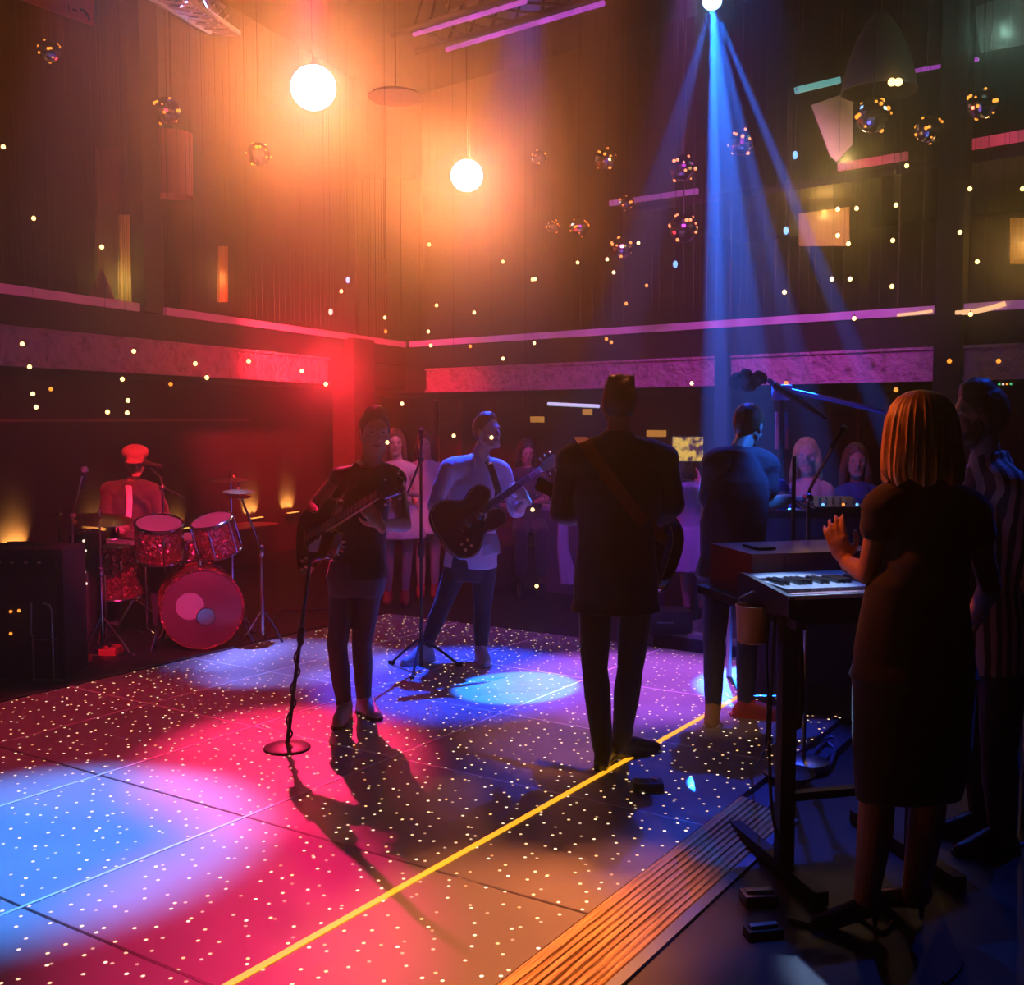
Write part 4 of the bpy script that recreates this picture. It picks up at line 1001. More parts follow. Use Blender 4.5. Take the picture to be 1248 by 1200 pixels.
drum(W(258, 634, 8.12), (-.16, -.30, .94), .150, .26, 'red sparkle rack tom above the right side of the bass drum', 'rack_tom', 6)
drum(W(140, 663, 8.35), (0, -.06, 1), .20, .40, 'red sparkle floor tom standing left of the rack toms', 'floor_tom', 6, legs=3)
drum(W(228, 655, 8.74), (0, -.1, 1), .17, .15, 'shallow red sparkle snare drum between the drummer and the rack toms', 'snare_drum', 8, legs=3)
def stand_legs(T, p, r, h=.22, n=3, ph=.3, m_=M_chrome, z0=0.0):
    for i in range(n):
        t = ph + 2 * math.pi * i / n; o = V((math.cos(t), math.sin(t), 0))
        m = MB(); m.tube([V((p.x, p.y, z0 + h)) + o * .015, V((p.x, p.y, z0 + h * .55)) + o * r * .55, V((p.x, p.y, z0 + .014)) + o * r], .009, 8); m.cap(V((p.x, p.y, z0 + .014)) + o * (r - .01), V((p.x, p.y, z0 + .014)) + o * (r + .02), .014, .014, 8); m.build('leg', m_, T)
def cymbal(T, c, n_, r, nm='cymbal'):
    MB().lathe([(.001, .030), (.012, .030), (r * .12, .024), (r * .18, .012), (r * .5, .006), (r, -.006), (r, -.009), (r * .5, .003), (r * .16, .008), (.001, .024)], c, n_, 40).build(nm, M_brass, T)
    MB().cyl(V(c) + V(n_).normalized() * .02, V(c) + V(n_).normalized() * .07, .010, .007, 8).build('wing_nut', M_steel, T)
def cymbal_stand(px, py, Y, n_, r, label, two=None, lean=0):
    c = W(px, py, Y); base = V((c.x + lean, c.y, 0)); T = empty('cymbal_stand', base, label, 'cymbal stand')
    MB().tube([base + V((0, 0, .1)), V((base.x, base.y, c.z * .62)), c], [.014, .011, .008], 10).build('pole', M_chrome, T)
    MB().cap(V((base.x, base.y, c.z * .60)), V((base.x, base.y, c.z * .64)), .022, .022, 10).build('clamp', M_chrome, T)
    cymbal(T, c, n_, r)
    if two: cymbal(T, c + V(two), n_, r * .8)
    stand_legs(T, base, .20, .28, 3, .9 + px * .01)
    return T
cymbal_stand(121, 632, 7.7, (.10, -.10, 1), .23, 'tall chrome stand with a wide cymbal tilted over the floor tom')
cymbal_stand(72, 629, 8.75, (-.05, .06, 1), .17, 'chrome stand with a small flat cymbal at the far left of the kit')
cymbal_stand(281, 583, 8.65, (0, -.05, 1), .20, 'highest cymbal stand, thin flat cymbal right of the rack toms')
cymbal_stand(291, 598, 8.0, (.04, -.08, 1), .115, 'hi-hat stand with two small cymbals right of the kit', two=(0, 0, -.035), lean=.16)
# pedals and floor clutter
T = empty('drum_throne', V((W(162, 700, 8.95).x, 8.95, 0)), 'round black drum stool under the drummer', 'stool')
q = V((W(162, 700, 8.95).x, 8.95, 0)); MB().lathe([(.001, .50), (.15, .50), (.165, .47), (.165, .43), (.15, .42), (.001, .42)], q, n=28).build('seat', L_black, T); MB().cyl(q + V((0, 0, .15)), q + V((0, 0, .43)), .02, n=10).build('pole', M_chrome, T); stand_legs(T, q, .24, .2)

# ---- microphone stands
M_mesh = mat('mic_grille', (.35, .33, .35), .4, metal=.9, bump=.5, scale=200)
def mic(T, tip, d, s=1.0):
    d = unit(d); tip = V(tip)
    MB().ell(tip, (.026 * s, .026 * s, .030 * s), frame_from(d)).build('mic_head', M_mesh, T)
    MB().lathe([(.012 * s, -.17 * s), (.016 * s, -.16 * s), (.022 * s, -.03 * s), (.027 * s, -.012 * s), (.027 * s, .004)], tip, d, 20).build('mic_body', M_blackm, T)
def mic_stand(base, knee, label, arm=None, micd=None, rbase=None, m_=None, z0=DECK, rr=.011, cable=False):
    m_ = m_ or M_black; base = V(base); T = empty('microphone_stand', base, label, 'microphone stand')
    if rbase: MB().lathe([(.001, .028), (rbase * .3, .026), (rbase * .9, .016), (rbase, .010), (rbase, 0), (.001, 0)], base, n=36).build('base', m_, T)
    else: stand_legs(T, base, .26, .2, 3, .4, m_, z0=base.z)
    MB().tube([base + V((0, 0, .02)), V(knee)], [rr, rr * .8], 10).build('pole', m_, T)
    MB().cap(V(base).lerp(V(knee), .55), V(base).lerp(V(knee), .60), rr * 1.7, rr * 1.7, 10).build('clutch', m_, T)
    if arm:
        MB().tube([V(q) for q in arm], rr * .75, 8).build('boom', m_, T)
        MB().cap(V(knee) - V((0, .02, 0)), V(knee) + V((0, .02, 0)), .02, .02, 10).build('joint', m_, T)
    if micd: mic(T, *micd)
    return T
b0 = G(350, 912); k0 = W(379, 672, 5.42)
st = mic_stand(b0, k0, 'black round-based microphone stand in front of the bass player', rbase=.115)
m = MB(); pts = []
for i in range(30):
    t = i / 29; pts.append(b0.lerp(k0, .05 + .5 * (1 - t)) + V((.018 * math.cos(t * 20), .018 * math.sin(t * 20) - .01, 0)))
m.tube(pts, .005, 6); m.build('cable_wrap', M_blackm, st)
b1 = G(512, 812); b1.y = 7.05; b1 = V((W(512, 600, 7.05).x, 7.05, DECK))
k1 = W(513, 560, 7.05)
mic_stand(b1, k1, 'slim microphone stand between the bass player and the white-shirted guitarist', arm=[W(497, 600, 7.2), k1, W(513, 528, 6.95)], micd=(W(513, 524, 6.93), (0, -.3, .95), .6))
b2 = V((W(968, 600, 4.95).x, 4.95, DECK))
mic_stand(b2, W(968, 556, 4.95), 'upright black microphone stand behind the red cabinet', rbase=.12)
b3 = V((W(985, 600, 5.2).x, 5.2, 0.035)); k3 = W(985, 606, 5.2)
mic_stand(b3, k3, 'boom microphone stand slanting up beside the woman in black', arm=[k3, W(987, 596, 5.2), W(994, 582, 5.18), W(1010, 554, 5.12), W(1022, 532, 5.08)], micd=(W(1028, 522, 5.05), (.5, -.1, .85), .62), m_=M_steel, rbase=.12)
b4 = V((W(198, 600, 8.45).x, 8.45, 0)); k4 = W(198, 594, 8.45)
mic_stand(b4, k4, 'microphone stand with a bent boom reaching the drummer', arm=[W(224, 607, 8.4), W(212, 600, 8.42), k4, W(196, 582, 8.5), W(184, 570, 8.6), W(181, 567, 8.54)], micd=(W(177, 565, 8.52), (-.8, .3, .1)), m_=M_steel, rbase=.10)
b5 = V((W(86, 700, 7.6).x, 7.6, 0)); k5 = W(88, 628, 7.6)
mic_stand(b5, k5, 'microphone stand leaning up at the left of the drum kit', arm=[k5, W(95, 600, 7.5), W(100, 580, 7.5)], micd=(W(103, 573, 7.5), (.3, -.5, .7)), m_=M_steel, rbase=.07)

# ---- amplifiers and cases at the left
M_tolex = mat('black_tolex', (.020, .016, .018), .75, noise_amt=.4, scale=60, bump=.3)
M_grille = mat('grille_cloth', (.045, .035, .04), .9, noise_amt=.5, scale=120)
LED_o = mat('orange_pilot_light', (1, .4, .1), .3, emit=(1, .28, .03), es=2.2, sampling='NONE'); LED_w = mat('pale_pilot_light', (1, .9, .8), .3, emit=(1, .75, .6), es=1.6, sampling='NONE')
def cabinet(x0, x1, yt, yb, Y, dep, label, name='amplifier_cabinet', z0=0.0, cat='amplifier', leds=(), rotz=0):
    a, b_ = W(x0, yt, Y), W(x1, yt, Y); w_ = b_.x - a.x; h_ = a.z - z0; cc = V(((a.x + b_.x) / 2, Y + dep / 2, z0 + h_ / 2))
    T = empty(name, V((cc.x, cc.y, z0)), label, cat)
    MB().box(cc, (w_, dep, h_), bevel=.012).build('case', M_tolex, T)
    MB().box(V((cc.x, Y - .004, z0 + h_ * .42)), (w_ * .88, .012, h_ * .72), bevel=.003).build('grille', M_grille, T)
    MB().box(V((cc.x, Y - .006, z0 + h_ * .90)), (w_ * .88, .012, h_ * .10)).build('control_panel', M_steel if not leds else M_black, T)
    for k in range(6): MB().cyl(V((cc.x + (k - 2.5) * w_ * .12, Y - .010, z0 + h_ * .90)), V((cc.x + (k - 2.5) * w_ * .12, Y - .032, z0 + h_ * .90)), .010, .008, 10).build('knob', M_plast, T)
    m = MB(); t = V((cc.x, cc.y, z0 + h_)); m.tube([t + V((-.09, 0, -.005)), t + V((-.08, 0, .022)), t + V((.08, 0, .022)), t + V((.09, 0, -.005))], .008, 8); m.build('handle', M_blackm, T)
    for (lx, ly, mm) in leds: MB().ell(W(lx, ly, Y - .016), .010, n=10, m=6).build('pilot_light', mm, T)
    return T
cabinet(-60, 76, 669, 800, 7.05, .38, 'large black amplifier cabinet at the far left edge beside the drums', leds=((13, 745, LED_o), (23, 744, LED_o), (13, 772, LED_o)))
cabinet(84, 108, 652, 760, 8.02, .35, 'narrow black equipment rack with tiny pale lights behind the microphone stand', 'equipment_rack', cat='rack', leds=((102, 659, LED_w), (104, 671, LED_w), (101, 678, LED_o), (103, 697, LED_w), (98, 711, LED_w), (105, 711, LED_w)))
T = empty('tube_stand', V((W(51, 780, 7.0).x, 7.0, 0)), 'bent metal tube frame standing before the large amplifier cabinet', 'stand')
q = lambda x_, y_, d_=0: W(x_, y_, 7.0 + d_)
MB().tube([q(38, 735), q(38, 772), q(41, 778), q(46, 779), q(70, 779)], .007, 8).build('tube', M_steel, T)
MB().tube([q(53, 735), q(60, 737), q(63, 744), q(64, 779)], .007, 8).build('tube', M_steel, T)
a = q(38, 779); MB().tube([V((a.x, a.y - .02, .008)), V((a.x + .26, a.y - .02, .008))], .007, 8).build('foot_bar', M_steel, T)
for lx in (40, 64): w0 = q(lx, 779); MB().tube([w0, V((w0.x, w0.y, .008))], .007, 8).build('leg', M_steel, T)
# floor pedals and cables by the drums
M_cable = mat('black_cable', (.02, .018, .02), .5)
def cable(pts, label, r=.007, m_=None, n=None, group=None):
    P_ = [V(p) for p in pts]; out = []
    for i in range(len(P_) - 1):
        p0, p1, p2, p3 = P_[max(0, i - 1)], P_[i], P_[i + 1], P_[min(len(P_) - 1, i + 2)]
        for s in range(6):
            t = s / 6; out.append(.5 * ((2 * p1) + (p2 - p0) * t + (2 * p0 - 5 * p1 + 4 * p2 - p3) * t * t + (3 * p1 - p0 - 3 * p2 + p3) * t ** 3))
    out.append(P_[-1]); return MB().tube(out, r, 8).build('cable', m_ or M_cable, None, label=label, cat='cable', group=group)
gz = .008
cable([G(0, 828, gz), G(40, 815, gz), G(90, 800, gz), G(150, 796, gz), G(190, 788, gz), G(180, 778, gz)], 'black cable snaking along the dark floor below the drum kit')
cable([G(60, 806, gz), G(100, 786, gz), G(128, 774, gz), G(150, 764, gz), G(175, 770, gz)], 'cable curving from the large amplifier toward the bass drum')
cable([G(300, 775, gz), G(325, 768, gz), G(342, 745, gz), G(360, 744, gz), G(400, 742, gz)], 'cable running right from the bass drum toward the bass player')
for (px, py, lb) in ((96, 808, 'small flat pedal on the dark floor left below the drum kit'), (136, 796, 'small flat pedal on the floor beneath the floor tom')):
    c0 = G(px, py, 0); T = empty('effects_pedal', c0, lb, 'pedal'); MB().box(c0 + V((0, 0, .025)), (.12, .18, .05), bevel=.006).build('case', L_red, T); MB().cyl(c0 + V((0, -.04, .05)), c0 + V((0, -.04, .065)), .013, n=12).build('footswitch', M_chrome, T)
c0 = G(790, 962); T = empty('effects_pedal', c0, 'small black pedal on the dance floor beside the shoes of the suited man', 'pedal'); MB().box(c0 + V((0, 0, .02)), (.13, .08, .04), bevel=.006).build('case', M_black, T); MB().cyl(c0 + V((0.03, 0, .04)), c0 + V((.03, 0, .052)), .012, n=12).build('footswitch', M_chrome, T)

# ================================================================== keyboard corner
KX0 = W(962, 718, 3.86); KB = W(899, 697, 4.27); zk = (KX0.z + KB.z) / 2
kl = V((KB.x, KB.y, zk)); kf = V((KX0.x, KX0.y, zk))
kd = (kl - kf); kw = kd.length; kd.normalize(); kr = V((kd.y, -kd.x, 0)) * 1.0
if kr.x < 0: kr = -kr
KL = .70; UPz = V((0, 0, 1))
KP = lambda a, b, z: kf + kr * a + kd * b + UPz * z
T = empty('keyboard', kf + kr * KL / 2 + kd * kw / 2 - UPz * .115, 'electric piano on a stand with lit white keys, beside the woman in black', 'keyboard')
MB().prism([KP(0, 0, -.03), KP(0, 0, -.105), KP(0, kw, -.115), KP(0, kw, .0), KP(0, kw * .9, .004)], kr, 0, .022).prism([KP(KL - .02, 0, -.03), KP(KL - .02, 0, -.105), KP(KL - .02, kw, -.115), KP(KL - .02, kw, .0), KP(KL - .02, kw * .9, .004)], kr, 0, .022).prism([KP(.02, 0, -.06), KP(.02, 0, -.10), KP(.02, kw, -.11), KP(.02, kw, -.05)], kr, 0, KL - .04).build('case', M_black, T, smooth=False)
M_key = mat('white_key', (.82, .82, .85), .22, coat=.5); M_bkey = mat('black_key', (.012, .012, .014), .25)
m = MB(); nk_ = 28; kw_ = (KL - .05) / nk_
for i in range(nk_): m.box(KP(.025 + kw_ * (i + .5), .16, -.022), (kw_ * .93, .20, .022), (kr, kd, UPz), .0015)
m.build('white_key', M_key, T, smooth=False)
m = MB()
for i in range(nk_):
    if i % 7 in (0, 1, 3, 4, 5): m.box(KP(.025 + kw_ * (i + 1), .20, -.004), (kw_ * .55, .12, .018), (kr, kd, UPz), .002)
m.build('black_key', M_bkey, T, smooth=False)
MB().box(KP(KL / 2, kw - .08, -.012), (KL - .045, .13, .02), (kr, kd, UPz), .002).build('control_panel', M_key, T)
MB().box(KP(KL / 2, .035, -.030), (KL - .045, .035, .012), (kr, kd, UPz), .002).build('front_rail', mat('rosy_rail', (.55, .22, .2), .4), T)
MB().box(KP(KL / 2, .006, -.034), (KL, .012, .016), (kr, kd, UPz), .002).build('front_lip', M_key, T)
# stand
T = empty('keyboard_stand', V((KP(.12, .1, 0).x, KP(.12, .1, 0).y, 0)), 'black keyboard stand with a thick post and blue-lit feet', 'keyboard stand')
zc = zk - .118
for (a_, b_, w_) in ((.05, .10, .060), (.60, .10, .060)):
    p = KP(a_, b_, 0); MB().box(V((p.x, p.y, zc / 2 + .02)), (w_, .05, zc - .04), (kr, kd, UPz), .004).build('post', M_black, T)
    MB().beam(V((p.x, p.y, .03)) - kd * .28, V((p.x, p.y, .03)) + kd * .42, .05, .05, UPz).build('foot', M_black, T)
MB().beam(KP(.03, .10, -.135), KP(.66, .10, -.135), .04, .035, UPz).build('crossbar', M_black, T)
MB().beam(KP(.03, kw + .30, -.02 - .135), KP(.66, kw + .30, -.02 - .135), .04, .035, UPz).build('crossbar', M_black, T)
for a_ in (.05, .60): MB().beam(KP(a_, .0, -.135), KP(a_, kw + .46, -.135), .04, .035, UPz).build('support_arm', M_black, T)
p = KP(.05, .10, 0); MB().beam(V((p.x, p.y, .30)), V((KP(.6, .1, 0).x, KP(.6, .1, 0).y, .30)), .04, .03, UPz).build('crossbar', M_black, T)
m = MB(); m.tube([W(972, 756, 4.2), W(975, 800, 4.15), W(976, 860, 4.12), W(972, 884, 4.1), W(958, 890, 4.05)], .016, 10); m.build('brace', M_black, T)
# red cabinet on the rear arms
rc = KP(.10, kw + .06, 0); zb = zk - .135 + .018
T = empty('organ_cabinet', KP(.36, kw + .25, 0) * 1.0, 'low red wooden cabinet lying behind the electric piano keys', 'cabinet')
T.location.z = zb
M_redw = mat('red_lacquered_wood', (.30, .035, .03), .35, coat=.3, noise_amt=.25, scale=4)
top_z = W(930, 667, 4.55).z
MB().box(V((0, 0, (zb + top_z) / 2)) + V((KP(.37, kw + .24, 0).x, KP(.37, kw + .24, 0).y, 0)), (.58, .40, top_z - zb), (kr, kd, UPz), .006).build('case', M_redw, T)
for a_ in (.22, .52):
    MB().box(V((KP(a_, kw + .038, 0).x, KP(a_, kw + .038, 0).y, (zb + top_z) / 2)), (.004, .004, top_z - zb - .02), (kr, kd, UPz)).build('panel_line', M_blackm, T)
ph = V((KP(.20, kw + .22, 0).x, KP(.20, kw + .22, 0).y, top_z + .006)); MB().box(ph, (.08, .15, .010), (kr, kd, UPz), .003).build('phone', M_black, None, label='dark phone lying on top of the red cabinet', cat='phone')
# pale bucket hanging at the left end
bc = W(917, 760, 4.12); T = empty('bucket', bc - V((0, 0, .07)), 'small pale orange bucket hanging under the left end of the electric piano', 'bucket')
M_buck = mat('pale_bucket_plastic', (.78, .46, .24), .5)
MB().lathe([(.001, -.072), (.048, -.072), (.056, -.066), (.064, .068), (.066, .072), (.060, .072), (.052, -.060), (.001, -.062)], bc, n=32).build('body', M_buck, T)
m = MB(); m.tube([bc + V((.062, 0, .06)), bc + V((.05, 0, .10)), bc + V((0, 0, .125)), bc + V((-.05, 0, .10)), bc + V((-.062, 0, .06))], .004, 6); m.build('bail', M_steel, T)
# cables hanging by the stand
cable([W(938, 745, 4.1), W(934, 800, 4.05), W(936, 860, 4.0), W(931, 915, 4.1), G(915, 940)], 'thin cable hanging from the piano to the dance floor edge, left of the post', r=.005)
cable([W(945, 750, 3.98), W(940, 840, 3.95), W(938, 930, 3.92), W(945, 1010, 3.9), G(975, 1075, .01)], 'cable running down along the thick keyboard stand post', r=.006)
cable([G(990, 930, .02), G(1000, 905, .03), G(1018, 900, .04), G(1012, 930, .03), G(995, 942, .02), G(988, 925, .045), G(1005, 905, .05), G(1020, 915, .03)], 'coiled blue-lit cable lying beside the dance floor edge', r=.010, m_=mat('blue_lit_cable', (.12, .15, .25), .35))  # blue light on the coil is put into the cable colour
# floor things under the keyboard
cs = mat('grey_case_metal', (.40, .42, .46), .35, metal=.5)
def flatbox(px, py, w_, d_, h_, label, rot=0, name='pedal_board', m_=None, z0=0.0, cat='pedal board'):
    c0 = G(px, py, z0); x_ = V((math.cos(rot), math.sin(rot), 0)); y_ = V((-math.sin(rot), math.cos(rot), 0))
    T = empty(name, c0, label, cat); MB().box(c0 + V((0, 0, h_ / 2)), (w_, d_, h_), (x_, y_, UPz), .005).build('case', m_ or M_black, T)
    MB().box(c0 + V((0, 0, h_ + .006)), (w_ * .8, d_ * .4, .012), (x_, y_, UPz), .003).build('treadle', cs, T)
    return T
flatbox(925, 1098, .12, .08, .035, 'small metal foot switch left of the keyboard stand post', .1, 'foot_switch', cs, cat='foot switch')
flatbox(930, 1140, .12, .06, .03, 'small dark plug box on the floor below the keyboard stand', .2, 'plug_box', cat='plug box')
cable([G(960, 1120, .008), G(1000, 1128, .008), G(1040, 1115, .008), G(1075, 1135, .008), G(1090, 1120, .008)], 'cable curling over the floor toward the heels of the woman in black')
cable([G(1180, 990, .008), G(1205, 985, .008), G(1225, 998, .008), G(1210, 1010, .008), G(1240, 1030, .008), G(1270, 1010, .008)], 'loose cable on the dark floor at the right edge', m_=mat('blue_sheath', (.10, .14, .3), .35))
cable([G(1150, 1198, .008), G(1165, 1185, .008), G(1172, 1172, .008)], 'short cable end on the floor at the bottom right')
# monitor speaker at the back right corner of the dance floor
c0 = G(1002, 862); T = empty('stage_monitor', c0, 'black wedge loudspeaker on the corner of the dance floor behind the keyboard', 'loudspeaker')
x_ = unit((.94, -.34, 0)); y_ = V((.34, .94, 0)); hh = .50
MB().prism([c0 + y_ * -.16, c0 + y_ * .20, c0 + y_ * .14 + UPz * hh, c0 + y_ * .02 + UPz * hh, c0 + y_ * -.16 + UPz * .15], x_, -.13, .20).build('case', M_tolex, T, smooth=False)
n_ = ((c0 + y_ * .02 + UPz * hh) - (c0 + y_ * -.16 + UPz * .15)); nn = n_.normalized().cross(x_); nn = nn if nn.y < 0 else -nn
cc = c0 + y_ * -.07 + UPz * .325 + x_ * .035; MB().box(cc + nn * .004, (.29, n_.length * .92, .008), (x_, n_.normalized(), nn)).build('grille', M_grille, T)
# chair at the far right
T = empty('folding_chair', G(1262, 1000, 0), 'blue-lit chair back cut off by the right edge of the picture', 'chair')
q = W(1262, 880, 4.6); ax_ = unit((.6, .8, 0)); ay_ = unit((-.8, .6, 0))
MB().box(V((q.x, q.y, .78)), (.40, .03, .34), (ax_, ay_, UPz), .012).build('backrest', C_blue, T); MB().box(V((q.x, q.y, .45)) - ay_ * .22, (.40, .40, .04), (ax_, ay_, UPz), .012).build('seat', C_blue, T)
for a_ in (-.18, .18):
    for b_ in (0, -.40): p = V((q.x, q.y, 0)) + ax_ * a_ + ay_ * b_; MB().cyl(p, p + V((0, 0, .45 if b_ else .80)), .012, n=8).build('leg', M_steel, T)

# ================================================================== percussion table
PT = V((W(990, 620, 6.6).x, 6.62, 0)); T = empty('percussion_table', PT, 'dark cloth-fronted table full of gear right of the leaning man', 'table')
tz = W(990, 622, 6.4).z
MB().box(PT + V((0, 0, tz - .02)), (.95, .55, .04), bevel=.006).build('tabletop', M_black, T)
MB().box(PT + V((0, -.255, tz / 2 + .02)), (.93, .02, tz - .1), bevel=.004).build('cloth_front', mat('violet_grey_cloth', (.10, .07, .12), .9, noise_amt=.2, bump=.3, scale=5), T)
for a_ in (-.44, .44):
    for b_ in (-.2, .24): MB().cyl(PT + V((a_, b_, DECK if b_ < 0 and a_ < 0 else 0)), PT + V((a_, b_, tz - .04)), .018, n=8).build('leg', M_steel, T)
c0 = W(950, 606, 6.42); c0.z = tz; T = empty('hand_drum', c0, 'blue rounded hand drum with a white band by the hand of the leaning man', 'drum')
MB().lathe([(.001, 0), (.050, 0), (.056, .06), (.060, .10), (.056, .14), (.038, .175), (.001, .19)], c0, n=28).build('body', C_blue, T); MB().lathe([(.0605, .098), (.063, .10), (.062, .115), (.058, .117)], c0, n=28).build('band', C_white, T)
c0 = W(1008, 612, 6.48); c0.z = tz; T = empty('mixing_desk', c0, 'small mixing desk with coloured lights on the percussion table', 'mixer')
MB().prism([c0 + V((-.16, -.12, 0)), c0 + V((-.16, .14, 0)), c0 + V((-.16, .14, .07)), c0 + V((-.16, -.12, .025))], V((1, 0, 0)), 0, .34).build('case', M_black, T, smooth=False)
LED_b = mat('blue_pilot_light', (.2, .5, 1), .3, emit=(.15, .45, 1), es=2, sampling='NONE')
for i in range(8): MB().cyl(c0 + V((-.13 + i * .04, -.02, .03)), c0 + V((-.13 + i * .04, -.02, .072)), .007, n=8).build('knob', M_plast, T)
for i, mm in ((0, LED_b), (2, LED_b), (5, LED_o), (7, LED_b)): MB().ell(c0 + V((-.13 + i * .04, -.09, .036)), .009, n=8, m=6).build('pilot_light', mm, T)
M_page = mat('white_paper', (.8, .8, .72), .6)
c0 = W(958, 614, 6.42); c0.z = tz + .004; MB().box(c0, (.16, .10, .006), bevel=.002).build('set_list', M_page, None, label='white sheet of paper glowing on the percussion table', cat='paper')
c0 = W(962, 603, 6.6); c0.z = tz; MB().lathe([(.001, 0), (.05, 0), (.012, .12), (.001, .125)], c0, n=20).build('cone_shaker', mat('pink_plastic', (.75, .12, .25), .4), None, label='small pink cone standing on the percussion table', cat='shaker')
# tall gear tower and overhead boom
Bt = V((W(952, 500, 7.25).x, 7.25, 0)); T = empty('overhead_boom_stand', Bt, 'tall dark stand with a fuzzy overhead microphone and blue-lit boom arms', 'boom stand')
MB().tube([Bt + V((0, 0, .02)), W(952, 560, 7.25), W(953, 478, 7.25)], .020, 10).build('pole', M_black, T); stand_legs(T, Bt, .35, .3, m_=M_black)
MB().box(W(953, 478, 7.22), (.12, .10, .10), bevel=.02).build('clamp_head', C_blue, T)
MB().tube([W(938, 464, 6.85), W(953, 474, 7.2), W(1010, 486, 7.2), W(1078, 502, 7.2)], .016, 8).build('boom', C_blue, T)
MB().tube([W(945, 470, 6.9), W(975, 488, 6.7), W(1006, 510, 6.55)], [.026, .026, .012], 8).build('boom', M_black, T)
m = MB()
for i in range(14): m.ell(W(910 + R.uniform(-20, 22), 462 + R.uniform(-7, 7), 6.85 + R.uniform(-.08, .08)), R.uniform(.03, .05), n=10, m=7)
m.organic('windscreen', M_blackm, T, .010, 1, wr=.010, wscale=30)
cq = W(952, 520, 7.31); MB().cyl(V((cq.x + .02, cq.y + .06, cq.z - .15)), V((cq.x + .02, cq.y + .06, cq.z + .10)), .045, n=18).build('cable_bundle', mat('pink_lit_sleeve', (.45, .12, .2), .6), T)

# tablet held by the lilac woman
tb = W(838, 547, 8.62); T = empty('tablet', tb, 'tablet held up with a glowing yellow picture of the stage on its screen', 'tablet')
MB().box(tb, (.26, .012, .21), bevel=.004).build('case', M_black, T)
def screen_mat():
    m = bpy.data.materials.new('lit_tablet_screen'); m.use_nodes = True; nt = m.node_tree; b = nt.nodes['Principled BSDF']; b.inputs['Base Color'].default_value = (.02, .02, .02, 1)
    tc = nt.nodes.new('ShaderNodeTexCoord'); n = nt.nodes.new('ShaderNodeTexNoise'); n.inputs['Scale'].default_value = 16; cr = nt.nodes.new('ShaderNodeValToRGB')
    e = cr.color_ramp.elements; e[0].position = .42; e[0].color = (.08, .03, .06, 1); e[1].position = .58; e[1].color = (1, .62, .10, 1)
    nt.links.new(tc.outputs['Object'], n.inputs['Vector']); nt.links.new(n.outputs['Fac'], cr.inputs['Fac']); nt.links.new(cr.outputs['Color'], b.inputs['Emission Color']); b.inputs['Emission Strength'].default_value = .8
    m.cycles.emission_sampling = 'NONE'; return m
MB().box(tb + V((0, -.0075, 0)), (.24, .004, .19)).build('screen', screen_mat(), T)

# ================================================================== booth wall, riser, seats
def along(p0, p1, z0, z1, dep, name, m_, kind='structure', **kw):
    p0, p1 = V(p0), V(p1); p0.z = p1.z = 0; d = (p1 - p0).normalized(); n = V((-d.y, d.x, 0)); n = n if n.y > 0 else -n
    return MB().prism([p0 + V((0, 0, z0)), p1 + V((0, 0, z0)), p1 + n * dep + V((0, 0, z0)), p0 + n * dep + V((0, 0, z0))], V((0, 0, z1 - z0))).build(name, m_, smooth=False, kind=kind, **kw)
M_booth = mat('dark_violet_panel', (.12, .09, .14), .6, noise_amt=.2, scale=2)
along(W(596, 700, 11.3), W(802, 700, 9.7), 0, .80, .10, 'trim_booth_front', M_booth)
along(W(594, 700, 11.32), W(804, 700, 9.68), .80, .83, .30, 'trim_booth_top', mat('booth_top', (.45, .35, .42), .5))
along(G(796, 786, 0), G(905, 806, 0), 0, .12, .8, 'trim_low_riser', M_booth)
along(G(796, 786, 0) - V((0, .01, 0)), G(905, 806, 0) - V((0, .01, 0)), .10, .135, .10, 'trim_riser_edge', mat('pale_nosing', (.6, .62, .7), .4))
for i, (px, lb) in enumerate(((815, 'dark rounded case lying on the low riser behind the suited man'),)):
    c0 = G(px, 782, .12) + V((0, .35, 0)); T = empty('equipment_case', c0, lb, 'case'); MB().box(c0 + V((0, 0, .09)), (.42, .26, .18), bevel=.05).build('shell', M_tolex, T); MB().tube([c0 + V((-.06, -.135, .10)), c0 + V((-.05, -.155, .10)), c0 + V((.05, -.155, .10)), c0 + V((.06, -.135, .10))], .007, 8).build('handle', M_steel, T)
M_seat = mat('dark_seat_vinyl', (.06, .03, .03), .5)
def banquette(px, Y, w_, label):
    c0 = V((W(px, 650, Y).x, Y, 0)); T = empty('banquette', c0, label, 'banquette'); MB().box(c0 + V((0, 0, .22)), (w_, .42, .44), bevel=.03).build('seat', M_seat, T); MB().box(c0 + V((0, .26, .48)), (w_, .10, .90), bevel=.03).build('backrest', M_seat, T)
banquette(1013, 8.0, 1.1, 'dark upholstered bench under the two seated women')
banquette(648, 11.0, .8, 'dark upholstered bench under the person behind the booth')
# a pale hanging drape behind the suited man
m = MB(); q0 = W(686, 640, 9.6); skirt(m, [(q0 + V((0, 0, .05)), V((.045, 0, 0)), V((0, .03, 0)), 0), (q0 + V((0, 0, -.2)), V((.05, 0, 0)), V((0, .035, 0)), .08), (V((q0.x + .06, q0.y, .24)), V((.075, 0, 0)), V((0, .05, 0)), .12)], folds=7)
m.build('napkin_cloth', C_lilac, None, label='pale lilac cloth hanging over the booth left of the suited man', cat='cloth')
